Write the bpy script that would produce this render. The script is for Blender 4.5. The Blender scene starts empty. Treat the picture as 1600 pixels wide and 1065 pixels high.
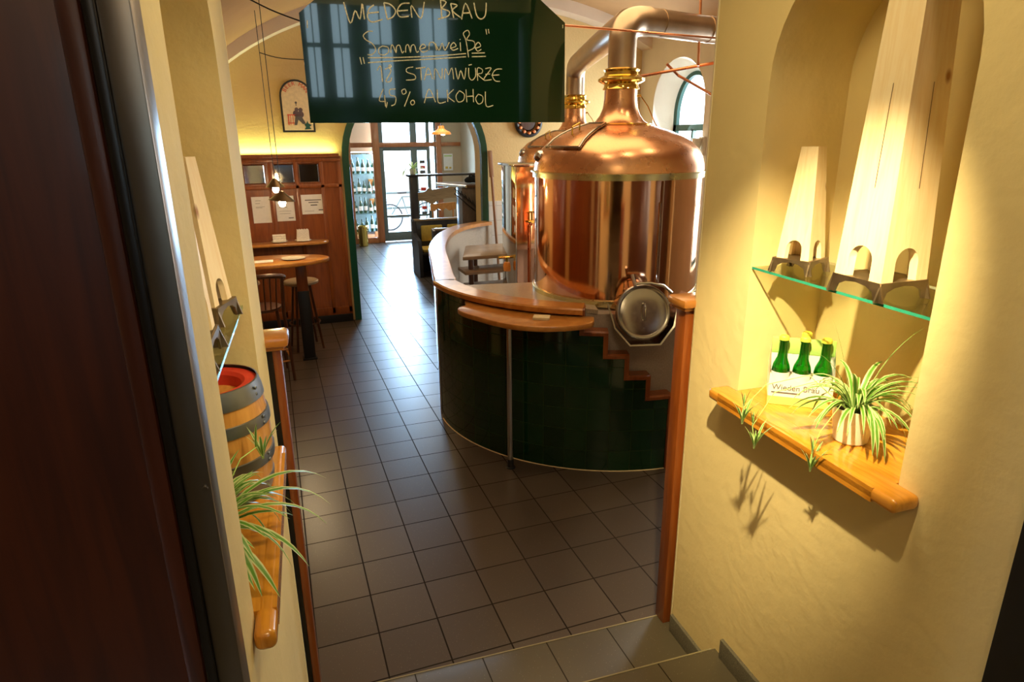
import bpy, bmesh, math, random
from mathutils import Vector, Matrix
PI = math.pi
sc = bpy.context.scene
col = sc.collection
random.seed(7)

# ------------------------------------------------------------------ camera
F_PX, PITCH, ROLL, EYE = 1015.0, 0.306, -0.009, 2.3
YAW = math.radians(19.8)
cam_d = bpy.data.cameras.new('camera')
cam_d.sensor_width = 36.0
cam_d.lens = 36.0 * F_PX / 1600.0
cam_d.clip_start = 0.02
cam = bpy.data.objects.new('camera', cam_d)
col.objects.link(cam)
cam.matrix_world = (Matrix.Translation((0, 0, EYE)) @ Matrix.Rotation(-YAW, 4, 'Z') @
                    Matrix.Rotation(PI/2 - PITCH, 4, 'X') @ Matrix.Rotation(ROLL, 4, 'Z'))
sc.camera = cam
cam_d.dof.use_dof = False

# ------------------------------------------------------------------ view + world
sc.view_settings.view_transform = 'Standard'
sc.view_settings.look = 'None'
sc.view_settings.gamma = 1.0
sc.view_settings.use_curve_mapping = False
sc.view_settings.exposure = 0.0
w = bpy.data.worlds.new('world'); sc.world = w; w.use_nodes = True
w.node_tree.nodes['Background'].inputs[0].default_value = (0.80, 0.90, 1.0, 1)
w.node_tree.nodes['Background'].inputs[1].default_value = 5.0

A = math.radians(2.8)                     # corridor is turned 2.8 degrees against the room
MC = Matrix.Rotation(-A, 4, 'Z')
def CW(r, s, z=0.0): return MC @ Vector((r, s, z))

def light(name, kind, loc, energy, color, target=None, size=0.1, size_y=None, spot=None, blend=0.3, radius=None):
    d = bpy.data.lights.new(name, kind); d.energy = energy; d.color = color
    if kind == 'AREA':
        d.size = size
        if size_y: d.shape = 'RECTANGLE'; d.size_y = size_y
    else:
        d.shadow_soft_size = size if radius is None else radius
    if kind == 'SPOT':
        d.spot_size = math.radians(spot or 60); d.spot_blend = blend
    o = bpy.data.objects.new(name, d); col.objects.link(o); o.location = loc
    if target is not None:
        o.rotation_euler = (Vector(target) - Vector(loc)).to_track_quat('-Z', 'Y').to_euler()
    return o
WARM = (1.0, 0.79, 0.42); WARM2 = (1.0, 0.70, 0.38); DAY = (0.62, 0.80, 1.0)
light('daylight_entrance', 'AREA', (2.95, 15.6, 1.5), 1100, (0.42, 0.68, 1.0), (2.2, 6, 0.3), 1.8, 2.4)
light('daylight_window', 'AREA', (5.35, 7.5, 2.2), 130, (0.85, 0.93, 1.0), (2.0, 6.5, 1.2), 1.0, 1.9)
light('spot_niche_right', 'SPOT', CW(0.62, 0.90, 2.93), 400, WARM, CW(1.45, 1.62, 1.55), 0.02, spot=44, blend=1.0)
light('spot_niche_left', 'SPOT', CW(0.90, 0.84, 2.96), 190, WARM, CW(-0.25, 1.72, 1.50), 0.02, spot=38, blend=1.0)
light('ceiling_glow_corridor', 'AREA', CW(0.6, 1.4, 3.12), 11, WARM, CW(0.6, 1.4, 0), 0.5)
light('camera_side_fill', 'AREA', CW(0.2, -1.6, 4.3), 40, WARM2, CW(0.2, -1.6, 0), 0.6)  # added fill without a fixture, lifts the dark door leaf
light('daylight_window_near', 'AREA', (5.35, 5.0, 2.1), 70, (0.85, 0.93, 1.0), (2.0, 4.2, 1.2), 1.0, 1.9)
light('room_fill_front', 'AREA', (2.2, 4.5, 3.55), 22, WARM2, (2.2, 4.5, 0), 1.6)
light('room_fill_back', 'AREA', (0.6, 7.3, 3.0), 6, WARM2, (0.6, 7.5, 0), 0.8)
light('room_two_fill', 'AREA', (3.0, 11.5, 2.95), 34, (1.0, 0.80, 0.55), (3.0, 11.5, 0), 1.5)

# ------------------------------------------------------------------ materials
def newmat(name):
    m = bpy.data.materials.new(name); m.use_nodes = True
    nt = m.node_tree; b = nt.nodes['Principled BSDF']
    return m, nt, b
def N(nt, t, **kw):
    n = nt.nodes.new(t)
    for k, v in kw.items(): setattr(n, k, v)
    return n
def ramp(nt, src, stops):
    r = N(nt, 'ShaderNodeValToRGB')
    while len(r.color_ramp.elements) < len(stops): r.color_ramp.elements.new(0.5)
    for e, (p, c) in zip(r.color_ramp.elements, stops):
        e.position = p; e.color = (*c, 1)
    nt.links.new(src, r.inputs[0]); return r
def coords(nt, scale=(1, 1, 1), rot=(0, 0, 0), kind='Object'):
    tc = N(nt, 'ShaderNodeTexCoord'); mp = N(nt, 'ShaderNodeMapping')
    mp.inputs['Scale'].default_value = scale; mp.inputs['Rotation'].default_value = rot
    nt.links.new(tc.outputs[kind], mp.inputs[0]); return mp.outputs[0]
def bump(nt, b, src, strength=0.2, dist=0.01):
    bp = N(nt, 'ShaderNodeBump'); bp.inputs['Strength'].default_value = strength; bp.inputs['Distance'].default_value = dist
    nt.links.new(src, bp.inputs['Height']); nt.links.new(bp.outputs[0], b.inputs['Normal'])
def plain(name, c, rough=0.5, metal=0.0, spec=0.5, coat=0.0, nscale=30, var=0.08, bmp=0.0):
    m, nt, b = newmat(name)
    v = coords(nt); n = N(nt, 'ShaderNodeTexNoise'); n.inputs['Scale'].default_value = nscale
    nt.links.new(v, n.inputs['Vector'])
    r = ramp(nt, n.outputs['Fac'], [(0.3, tuple(x*(1-var) for x in c)), (0.7, tuple(min(1, x*(1+var)) for x in c))])
    nt.links.new(r.outputs[0], b.inputs['Base Color'])
    b.inputs['Roughness'].default_value = rough; b.inputs['Metallic'].default_value = metal
    b.inputs['Specular IOR Level'].default_value = spec; b.inputs['Coat Weight'].default_value = coat
    b.inputs['Coat Roughness'].default_value = 0.08
    if bmp: bump(nt, b, n.outputs['Fac'], bmp, 0.004)
    return m
def wood(name, c1, c2, scale=(6, 6, 0.6), rough=0.35, coat=0.3, knots=False):
    m, nt, b = newmat(name)
    v = coords(nt, scale); n = N(nt, 'ShaderNodeTexNoise')
    n.inputs['Scale'].default_value = 3.0; n.inputs['Detail'].default_value = 6; n.inputs['Distortion'].default_value = 1.2
    nt.links.new(v, n.inputs['Vector'])
    r = ramp(nt, n.outputs['Fac'], [(0.30, c1), (0.62, c2)])
    last = r.outputs[0]
    if knots:
        v2 = coords(nt, (7, 7, 4.2)); vo = N(nt, 'ShaderNodeTexVoronoi'); vo.inputs['Scale'].default_value = 1.0
        nt.links.new(v2, vo.inputs['Vector'])
        kr = ramp(nt, vo.outputs['Distance'], [(0.03, (1, 1, 1)), (0.085, (0, 0, 0))])
        mx = N(nt, 'ShaderNodeMixRGB'); mx.inputs['Color2'].default_value = (0.38, 0.17, 0.05, 1)
        nt.links.new(kr.outputs[0], mx.inputs['Fac']); nt.links.new(last, mx.inputs['Color1']); last = mx.outputs[0]
    nt.links.new(last, b.inputs['Base Color'])
    b.inputs['Roughness'].default_value = rough; b.inputs['Coat Weight'].default_value = coat
    b.inputs['Coat Roughness'].default_value = 0.12
    return m
def plaster(name, c, strength=0.25, scale=28):
    m, nt, b = newmat(name)
    v = coords(nt); n = N(nt, 'ShaderNodeTexNoise'); n.inputs['Scale'].default_value = scale; n.inputs['Detail'].default_value = 8
    n2 = N(nt, 'ShaderNodeTexNoise'); n2.inputs['Scale'].default_value = 2.2; n2.inputs['Detail'].default_value = 3
    nt.links.new(v, n.inputs['Vector']); nt.links.new(v, n2.inputs['Vector'])
    r = ramp(nt, n2.outputs['Fac'], [(0.3, tuple(x*0.90 for x in c)), (0.7, c)])
    nt.links.new(r.outputs[0], b.inputs['Base Color']); b.inputs['Roughness'].default_value = 0.85
    b.inputs['Specular IOR Level'].default_value = 0.25
    bump(nt, b, n.outputs['Fac'], strength, 0.008)
    return m
def tile_mat(name, c1, c2, grout, size, rough, offset=(0, 0), use='xy', speck=None, mortar=0.012, coat=0.0):
    m, nt, b = newmat(name)
    tc = N(nt, 'ShaderNodeTexCoord'); sp = N(nt, 'ShaderNodeSeparateXYZ'); nt.links.new(tc.outputs['Object' if use != 'uv' else 'UV'], sp.inputs[0])
    ax = {'xy': (0, 1), 'xz': (0, 2), 'yz': (1, 2), 'uv': (0, 1)}[use]
    outs = []; ids = []
    for k in (0, 1):
        s1 = N(nt, 'ShaderNodeMath', operation='SUBTRACT'); nt.links.new(sp.outputs[ax[k]], s1.inputs[0]); s1.inputs[1].default_value = offset[k]
        d = N(nt, 'ShaderNodeMath', operation='DIVIDE'); nt.links.new(s1.outputs[0], d.inputs[0]); d.inputs[1].default_value = size[k]
        fl = N(nt, 'ShaderNodeMath', operation='FLOOR'); nt.links.new(d.outputs[0], fl.inputs[0]); ids.append(fl.outputs[0])
        fr = N(nt, 'ShaderNodeMath', operation='SUBTRACT'); nt.links.new(d.outputs[0], fr.inputs[0]); nt.links.new(fl.outputs[0], fr.inputs[1])
        pp = N(nt, 'ShaderNodeMath', operation='PINGPONG'); nt.links.new(fr.outputs[0], pp.inputs[0]); pp.inputs[1].default_value = 0.5
        outs.append(pp.outputs[0])
    mn = N(nt, 'ShaderNodeMath', operation='MINIMUM'); nt.links.new(outs[0], mn.inputs[0]); nt.links.new(outs[1], mn.inputs[1])
    g = ramp(nt, mn.outputs[0], [(mortar, (0, 0, 0)), (mortar*1.8, (1, 1, 1))])
    cb = N(nt, 'ShaderNodeCombineXYZ'); nt.links.new(ids[0], cb.inputs[0]); nt.links.new(ids[1], cb.inputs[1])
    wn = N(nt, 'ShaderNodeTexWhiteNoise'); nt.links.new(cb.outputs[0], wn.inputs['Vector'])
    r = ramp(nt, wn.outputs['Value'], [(0.0, c1), (1.0, c2)])
    last = r.outputs[0]
    if speck:
        v = coords(nt, (1, 1, 1)); vo = N(nt, 'ShaderNodeTexVoronoi'); vo.inputs['Scale'].default_value = 120
        nt.links.new(v, vo.inputs['Vector'])
        sr = ramp(nt, vo.outputs['Distance'], [(0.10, (1, 1, 1)), (0.2, (0, 0, 0))])
        wn2 = ramp(nt, vo.outputs['Color'], [(0.62, (0, 0, 0)), (0.75, (1, 1, 1))])
        ml = N(nt, 'ShaderNodeMath', operation='MULTIPLY'); nt.links.new(sr.outputs[0], ml.inputs[0]); nt.links.new(wn2.outputs[0], ml.inputs[1])
        mx = N(nt, 'ShaderNodeMixRGB'); mx.inputs['Color2'].default_value = (*speck, 1)
        nt.links.new(ml.outputs[0], mx.inputs['Fac']); nt.links.new(last, mx.inputs['Color1']); last = mx.outputs[0]
    mx = N(nt, 'ShaderNodeMixRGB'); mx.inputs['Color1'].default_value = (*grout, 1)
    nt.links.new(g.outputs[0], mx.inputs['Fac']); nt.links.new(last, mx.inputs['Color2'])
    nt.links.new(mx.outputs[0], b.inputs['Base Color'])
    rg = ramp(nt, g.outputs[0], [(0.0, (0.9,)*3), (1.0, (rough,)*3)]); nt.links.new(rg.outputs[0], b.inputs['Roughness']); b.inputs['Coat Weight'].default_value = coat; b.inputs['Coat Roughness'].default_value = 0.06
    sg_ = ramp(nt, g.outputs[0], [(0.0, (0.0,)*3), (1.0, (0.5,)*3)]); nt.links.new(sg_.outputs[0], b.inputs['Specular IOR Level'])
    bump(nt, b, g.outputs[0], 0.08, 0.001)
    return m
def metal(name, c, rough=0.2, aniso=0.0, var=0.1, nscale=6, rvar=0.08):
    m, nt, b = newmat(name)
    v = coords(nt); n = N(nt, 'ShaderNodeTexNoise'); n.inputs['Scale'].default_value = nscale; n.inputs['Detail'].default_value = 6
    nt.links.new(v, n.inputs['Vector'])
    r = ramp(nt, n.outputs['Fac'], [(0.3, tuple(x*(1-var) for x in c)), (0.7, c)])
    nt.links.new(r.outputs[0], b.inputs['Base Color']); b.inputs['Metallic'].default_value = 1.0
    rr = ramp(nt, n.outputs['Fac'], [(0.3, (rough,)*3), (0.75, (rough+rvar,)*3)])
    nt.links.new(rr.outputs[0], b.inputs['Roughness'])
    return m
def glassmat(name, tint=(1, 1, 1), gloss=0.1, rough=0.02, facing=True):
    m, nt, b = newmat(name); nt.nodes.remove(b)
    t = N(nt, 'ShaderNodeBsdfTransparent'); t.inputs[0].default_value = (*tint, 1)
    g = N(nt, 'ShaderNodeBsdfGlossy'); g.inputs['Roughness'].default_value = rough
    lw = N(nt, 'ShaderNodeLayerWeight'); lw.inputs[0].default_value = 0.25
    mm = N(nt, 'ShaderNodeMath', operation='MULTIPLY_ADD'); mm.inputs[1].default_value = 0.6; mm.inputs[2].default_value = gloss
    nt.links.new(lw.outputs['Fresnel'], mm.inputs[0])
    mx = N(nt, 'ShaderNodeMixShader'); nt.links.new(mm.outputs[0], mx.inputs[0]); nt.links.new(t.outputs[0], mx.inputs[1]); nt.links.new(g.outputs[0], mx.inputs[2])
    nt.links.new(mx.outputs[0], nt.nodes['Material Output'].inputs[0])
    return m
def emit(name, c, s):
    m, nt, b = newmat(name); b.inputs['Base Color'].default_value = (*c, 1)
    b.inputs['Emission Color'].default_value = (*c, 1); b.inputs['Emission Strength'].default_value = s
    return m

M = {}
M['wall'] = plaster('cream_plaster', (0.80, 0.65, 0.32), 0.35, 22)
M['wall_room'] = plaster('ochre_plaster', (0.70, 0.50, 0.22), 0.5, 45)
M['wall_white'] = plaster('white_plaster', (0.86, 0.80, 0.66), 0.25, 30)
M['wall_two'] = plaster('beige_plaster', (0.56, 0.44, 0.30), 0.2, 20)
M['case_screen'] = plain('pale_blue_added_screen', (0.30, 0.42, 0.46), 0.5)
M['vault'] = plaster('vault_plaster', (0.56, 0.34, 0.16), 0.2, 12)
M['rib'] = plaster('rib_plaster', (0.80, 0.66, 0.50), 0.1, 12)
M['floor'] = tile_mat('floor_tiles', (0.070, 0.052, 0.040), (0.095, 0.072, 0.056), (0.026, 0.020, 0.016), (0.29, 0.29), 0.30, (0, 0), 'xy', (0.25, 0.20, 0.15), 0.009)
M['stair'] = tile_mat('stair_tiles', (0.105, 0.088, 0.055), (0.145, 0.12, 0.075), (0.035, 0.03, 0.022), (0.29, 0.42), 0.45, (0.05, 2.19), 'xy', (0.3, 0.27, 0.2), 0.006)
M['green_tile'] = tile_mat('green_glazed_tiles', (0.003, 0.022, 0.007), (0.005, 0.036, 0.011), (0.022, 0.036, 0.014), (0.155, 0.158), 0.10, (0, 0), 'uv', None, 0.012, 0.5)
M['white_tile'] = tile_mat('white_wall_tiles', (0.66, 0.62, 0.52), (0.72, 0.67, 0.57), (0.45, 0.40, 0.32), (0.2, 0.2), 0.2, (0.05, 0), 'xz', None, 0.012)
M['oak'] = wood('orange_varnished_wood', (0.40, 0.145, 0.022), (0.54, 0.225, 0.045), (3, 3, 3), 0.28, 0.5)
M['sill'] = wood('honey_varnished_wood', (0.50, 0.19, 0.014), (0.68, 0.29, 0.028), (14, 1.5, 6), 0.25, 0.7)
M['red_wood'] = wood('reddish_panel_wood', (0.18, 0.040, 0.005), (0.27, 0.070, 0.010), (8, 8, 0.8), 0.35, 0.35)
M['mahogany'] = wood('dark_mahogany', (0.045, 0.009, 0.003), (0.085, 0.018, 0.005), (9, 9, 0.7), 0.45, 0.12)
M['dark_wood'] = wood('dark_stained_wood', (0.035, 0.018, 0.012), (0.06, 0.03, 0.02), (8, 8, 1), 0.4, 0.3)
M['panel_grey'] = wood('grey_brown_panelling', (0.085, 0.065, 0.058), (0.13, 0.10, 0.09), (8, 8, 1), 0.4, 0.3)
M['grey_oak'] = wood('grey_brown_oak', (0.30, 0.205, 0.12), (0.42, 0.30, 0.18), (1.2, 9, 9), 0.45, 0.15)
M['black_wood'] = wood('blackened_oak', (0.020, 0.017, 0.018), (0.035, 0.030, 0.032), (8, 8, 1), 0.4, 0.3)
M['chair_wood'] = wood('brown_chair_wood', (0.06, 0.018, 0.006), (0.10, 0.034, 0.011), (8, 8, 1), 0.3, 0.5)
M['pine'] = wood('pale_pine', (0.86, 0.66, 0.36), (0.92, 0.76, 0.48), (22, 22, 1.6), 0.55, 0.0, True)
M['frame_wood'] = wood('red_door_frame_wood', (0.36, 0.11, 0.035), (0.46, 0.16, 0.05), (8, 8, 1), 0.35, 0.4)
M['stave'] = wood('barrel_stave_wood', (0.50, 0.22, 0.04), (0.68, 0.34, 0.08), (16, 16, 1.2), 0.4, 0.4)
M['paddle'] = wood('worn_paddle_wood', (0.22, 0.10, 0.04), (0.34, 0.17, 0.07), (8, 8, 1), 0.5, 0.1)
M['copper'] = metal('polished_copper', (0.90, 0.53, 0.32), 0.07, var=0.06, nscale=7, rvar=0.07)
M['copper_dull'] = metal('brushed_copper', (0.88, 0.47, 0.25), 0.24, var=0.10, nscale=9, rvar=0.1)
M['copper_pipe'] = metal('copper_pipe', (0.78, 0.33, 0.16), 0.25)
M['brass'] = metal('polished_brass', (0.92, 0.66, 0.16), 0.13)
M['pale_brass'] = metal('pale_brass', (0.80, 0.76, 0.42), 0.22)
M['steel'] = metal('brushed_steel', (0.46, 0.43, 0.38), 0.20, nscale=40)
M['duct'] = metal('duct_metal', (0.60, 0.46, 0.32), 0.33, var=0.25, nscale=5)
M['chrome'] = metal('chrome', (0.75, 0.75, 0.75), 0.10)
M['iron'] = plain('black_iron', (0.012, 0.012, 0.014), 0.4)
M['feet'] = metal('aged_pewter', (0.36, 0.28, 0.18), 0.42, var=0.4, nscale=20)
M['hoop'] = metal('galvanised_hoop', (0.27, 0.29, 0.30), 0.45, var=0.3, nscale=14)
M['green_paint'] = plain('dark_green_paint', (0.006, 0.060, 0.032), 0.25, coat=0.4)
M['green_frame'] = plain('green_window_paint', (0.010, 0.085, 0.065), 0.35)
M['board'] = plain('green_glass_board', (0.004, 0.024, 0.010), 0.02, spec=0.5, coat=0.6, var=0.02)
M['chalk'] = plain('chalk_lines', (0.78, 0.72, 0.56), 0.9, nscale=200, var=0.3)
M['granite'] = plain('beige_granite', (0.42, 0.34, 0.25), 0.3, nscale=220, var=0.35)
M['plinth'] = plain('lilac_grey_render', (0.40, 0.32, 0.27), 0.5, nscale=120, var=0.1)
M['black'] = plain('black_paint', (0.010, 0.009, 0.009), 0.35)
M['dark_metal'] = metal('dark_door_metal', (0.30, 0.27, 0.23), 0.35)
M['skirting'] = plain('grey_terrazzo', (0.13, 0.12, 0.085), 0.5, nscale=240, var=0.45)
M['paper'] = plain('white_paper', (0.80, 0.78, 0.74), 0.8, var=0.03)
M['ink'] = plain('grey_ink', (0.10, 0.09, 0.09), 0.8)
M['red'] = plain('red_paint', (0.62, 0.04, 0.02), 0.5)
M['sign_cream'] = plain('cream_sign_face', (0.74, 0.60, 0.36), 0.6)
M['porcelain'] = plain('cream_porcelain', (0.82, 0.74, 0.58), 0.2, coat=0.4)
M['white_pot'] = plain('white_ceramic_pot', (0.84, 0.80, 0.68), 0.3, coat=0.3)
M['soil'] = plain('potting_soil', (0.05, 0.03, 0.02), 0.95, nscale=90, var=0.5)
M['cushion'] = plain('yellow_upholstery', (0.62, 0.42, 0.08), 0.8)
M['fabric_black'] = plain('black_fabric', (0.012, 0.012, 0.016), 0.9)
M['napkin'] = plain('white_napkin', (0.80, 0.74, 0.64), 0.9, var=0.1, nscale=60)
M['carton'] = plain('white_carton', (0.84, 0.83, 0.76), 0.6, var=0.02)
M['carton_green'] = plain('light_green_carton', (0.40, 0.62, 0.16), 0.6, var=0.05)
M['carton_yellow'] = plain('yellow_carton', (0.84, 0.72, 0.16), 0.6, var=0.05)
M['cap'] = plain('yellow_crown_cap', (0.75, 0.68, 0.08), 0.35)
M['bottle'] = glassmat('green_bottle_glass', (0.10, 0.66, 0.16), 0.10)
M['bottle_dark'] = plain('dark_bottle_glass', (0.01, 0.05, 0.02), 0.08, coat=0.5)
M['pane'] = glassmat('clear_pane', (0.96, 0.99, 1.0), 0.02)
M['shelf_glass'] = glassmat('shelf_glass', (0.93, 0.97, 0.90), 0.04)
M['glass_edge'] = plain('green_glass_edge', (0.03, 0.30, 0.20), 0.1, coat=0.5)
M['mirror'] = metal('mirror_glass', (0.80, 0.78, 0.72), 0.02, var=0.02)
M['alu'] = plain('grey_green_aluminium', (0.13, 0.16, 0.15), 0.4)
M['outside_wall'] = plaster('facade_plaster', (0.55, 0.47, 0.38), 0.2)
M['street'] = plain('street_asphalt', (0.35, 0.36, 0.38), 0.9)
M['lamp_orange'] = plain('orange_enamel', (0.75, 0.26, 0.03), 0.3, coat=0.4)
M['shade'] = metal('dark_bronze_shade', (0.16, 0.11, 0.06), 0.3)
M['bulb'] = emit('glowing_bulb', (1.0, 0.80, 0.50), 140.0)
M['cove'] = emit('cove_tube', (0.85, 1.0, 0.42), 9.0)
M['strip_lamp'] = emit('spot_lamp_face', (1.0, 0.96, 0.85), 40.0)
M['cream_tile'] = plain('cream_ceramic', (0.7, 0.62, 0.5), 0.3)
def leafmat():
    m, nt, b = newmat('striped_leaf')
    tc = N(nt, 'ShaderNodeTexCoord'); sp = N(nt, 'ShaderNodeSeparateXYZ'); nt.links.new(tc.outputs['UV'], sp.inputs[0])
    pp = N(nt, 'ShaderNodeMath', operation='PINGPONG'); nt.links.new(sp.outputs[0], pp.inputs[0]); pp.inputs[1].default_value = 0.5
    r = ramp(nt, pp.outputs[0], [(0.16, (0.62, 0.70, 0.34)), (0.30, (0.12, 0.33, 0.035))])
    nt.links.new(r.outputs[0], b.inputs['Base Color']); b.inputs['Roughness'].default_value = 0.4
    tr = N(nt, 'ShaderNodeBsdfTranslucent'); nt.links.new(r.outputs[0], tr.inputs[0])
    mx = N(nt, 'ShaderNodeMixShader'); mx.inputs[0].default_value = 0.3
    nt.links.new(b.outputs[0], mx.inputs[1]); nt.links.new(tr.outputs[0], mx.inputs[2])
    nt.links.new(mx.outputs[0], nt.nodes['Material Output'].inputs[0])
    return m
M['leaf'] = leafmat()

# ------------------------------------------------------------------ mesh helpers
class MB:
    def __init__(s): s.b = bmesh.new(); s.uv = None
    def box(s, lo, hi, bev=0.0, m=None, seg=2):
        t = bmesh.new(); bmesh.ops.create_cube(t, size=1.0)
        c = [(a+b)/2 for a, b in zip(lo, hi)]; d = [abs(b-a) for a, b in zip(lo, hi)]
        for v in t.verts: v.co = Vector((v.co.x*d[0]+c[0], v.co.y*d[1]+c[1], v.co.z*d[2]+c[2]))
        if bev > 0:
            bmesh.ops.bevel(t, geom=list(t.edges), offset=min(bev, min(d)*0.45), segments=seg, profile=0.5, affect='EDGES')
        s.merge(t, m); return s
    def merge(s, t, m=None):
        if m is not None: bmesh.ops.transform(t, matrix=m, verts=t.verts)
        me = bpy.data.meshes.new('tmp'); t.to_mesh(me); t.free(); s.b.from_mesh(me); bpy.data.meshes.remove(me)
    def tube(s, pts, r, seg=10, cap=True, closed=False):
        pts = [Vector(p) for p in pts]; n = len(pts); rr = r if isinstance(r, (list, tuple)) else [r]*n
        rings = []; prev = None
        for i, p in enumerate(pts):
            if closed: t = pts[(i+1) % n] - pts[i-1]
            else: t = (pts[min(i+1, n-1)] - pts[max(i-1, 0)])
            t.normalize()
            if prev is None:
                a = Vector((0, 0, 1)) if abs(t.z) < 0.9 else Vector((1, 0, 0))
                u = t.cross(a).normalized()
            else:
                u = (prev - t*prev.dot(t)).normalized()
            prev = u; v = t.cross(u)
            rings.append([s.b.verts.new(p + (u*math.cos(2*PI*k/seg) + v*math.sin(2*PI*k/seg))*rr[i]) for k in range(seg)])
        m = n if closed else n-1
        for i in range(m):
            a, b = rings[i], rings[(i+1) % n]
            for k in range(seg): s.b.faces.new((a[k], a[(k+1) % seg], b[(k+1) % seg], b[k]))
        if cap and not closed:
            s.b.faces.new(rings[0][::-1]); s.b.faces.new(rings[-1])
        return s
    def lathe(s, prof, c=(0, 0), seg=32, m=None, a0=0.0, a1=2*PI, cap=False):
        t = bmesh.new(); full = abs(a1-a0) > 2*PI-1e-4; k = seg if full else seg+1
        rings = []
        for r, z in prof:
            rings.append([t.verts.new((c[0]+r*math.cos(a0+(a1-a0)*i/seg), c[1]+r*math.sin(a0+(a1-a0)*i/seg), z)) for i in range(k)])
        for i in range(len(prof)-1):
            for j in range(seg):
                a, b = rings[i], rings[i+1]; j2 = (j+1) % k
                t.faces.new((a[j], a[j2], b[j2], b[j]))
        if cap:
            t.faces.new(rings[0][::-1]); t.faces.new(rings[-1])
        bmesh.ops.remove_doubles(t, verts=t.verts, dist=1e-6)
        s.merge(t, m); return s
    def prism(s, poly, h0, h1, axis='z', m=None, bev=0.0):
        t = bmesh.new()
        def P(a, b, h): return {'z': (a, b, h), 'y': (a, h, b), 'x': (h, a, b)}[axis]
        lo = [t.verts.new(P(a, b, h0)) for a, b in poly]; hi = [t.verts.new(P(a, b, h1)) for a, b in poly]
        t.faces.new(lo[::-1]); t.faces.new(hi); n = len(poly)
        for i in range(n): t.faces.new((lo[i], lo[(i+1) % n], hi[(i+1) % n], hi[i]))
        bmesh.ops.recalc_face_normals(t, faces=t.faces)
        if bev > 0: bmesh.ops.bevel(t, geom=[e for e in t.edges if e.calc_face_angle(0) > 0.6], offset=bev, segments=2, profile=0.5, affect='EDGES')
        s.merge(t, m); return s
    def quad(s, *p):
        s.b.faces.new([s.b.verts.new(q) for q in p]); return s
    def strip(s, A_, B_, closed=False):
        a = [s.b.verts.new(p) for p in A_]; b = [s.b.verts.new(p) for p in B_]; n = len(a)
        for i in range(n if closed else n-1):
            s.b.faces.new((a[i], a[(i+1) % n], b[(i+1) % n], b[i]))
        return s
    def build(s, name, mat, parent=None, m=None, smooth=0.6, kind=None):
        bmesh.ops.remove_doubles(s.b, verts=s.b.verts, dist=1e-5)
        bmesh.ops.recalc_face_normals(s.b, faces=s.b.faces)
        if m is not None: bmesh.ops.transform(s.b, matrix=m, verts=s.b.verts)
        me = bpy.data.meshes.new(name); 
        for f in s.b.faces: f.smooth = True
        for e in s.b.edges:
            if len(e.link_faces) == 2 and e.calc_face_angle(0) > smooth: e.smooth = False
        s.b.to_mesh(me); s.b.free(); me.materials.append(mat)
        o = bpy.data.objects.new(name, me); col.objects.link(o)
        if parent: o.parent = parent
        if kind: o['kind'] = kind
        return o
def thing(name, label, cat, loc=(0, 0, 0), rotz=0.0, group=None):
    o = bpy.data.objects.new(name, None); col.objects.link(o); o.location = loc; o.rotation_euler = (0, 0, rotz)
    o.empty_display_size = 0.1; o['label'] = label; o['category'] = cat
    if group: o['group'] = group
    return o
def tag(o, label, cat, group=None):
    o['label'] = label; o['category'] = cat
    if group: o['group'] = group
    return o
def dup(root, loc, rotz, label, group=None):
    r = root.copy(); col.objects.link(r); r.location = loc; r.rotation_euler = (0, 0, rotz); r['label'] = label
    if group: r['group'] = group
    for ch in list(root.children):
        c = ch.copy(); col.objects.link(c); c.parent = r
        for g in ch.children:
            d = g.copy(); col.objects.link(d); d.parent = c
    return r
def text_mesh(name, body, size, mat, parent, mtx, extrude=0.0008, align='CENTER', shear=0.0):
    cu = bpy.data.curves.new(name, 'FONT'); cu.body = body; cu.size = size; cu.extrude = extrude; cu.align_x = align; cu.shear = shear
    o = bpy.data.objects.new(name, cu); col.objects.link(o)
    bpy.context.view_layer.update()
    me = bpy.data.meshes.new_from_object(o); bpy.data.objects.remove(o)
    me.transform(mtx); me.materials.clear(); me.materials.append(mat)
    q = bpy.data.objects.new(name, me); col.objects.link(q)
    if parent: q.parent = parent
    return q
def arc(cx, cy, r, a0, a1, n):
    return [(cx+r*math.cos(a0+(a1-a0)*i/n), cy+r*math.sin(a0+(a1-a0)*i/n)) for i in range(n+1)]
def face_at(y):        # maps text/flat xy-plane geometry on to a wall facing -Y at depth y
    return Matrix.Translation((0, y, 0)) @ Matrix.Rotation(PI/2, 4, 'X')

# ================================================================== SETTING
o = MB().quad((-1.4, 1.6, 0), (5.2, 1.6, 0), (5.2, 15.6, 0), (-1.4, 15.6, 0)).build('floor', M['floor'], kind='structure')
for ob, off in ((o, (0.5465, 5.8485)),):
    pass
# shift the grid so that a grout crossing falls where the photo shows one
o.data.transform(Matrix.Translation((-0.5465, -5.8485, 0))); o.location = (0.5465, 5.8485, 0)

# stair treads (corridor frame)
st = [(2.19, 0.17), (1.78, 0.34), (1.36, 0.51), (0.94, 0.68)]
for i, (s_, z) in enumerate(st):
    s_end = st[i+1][0] if i < 3 else -4.6
    r0, r1 = (-0.20, 1.40) if i < 3 else (-3.2, 3.7)
    if i < 3: m_ = MB().box((r0, s_end-0.02, 0.0), (r1, s_, z), 0.004)
    else:
        m_ = MB().box((-0.20, 0.80, 0), (1.40, s_, z), 0.004); m_.box((r0, s_end, 0.5), (r1, 0.81, z))
    m_.build('floor_step' if i < 3 else 'floor_landing', M['stair'], m=MC, kind='structure')

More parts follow.
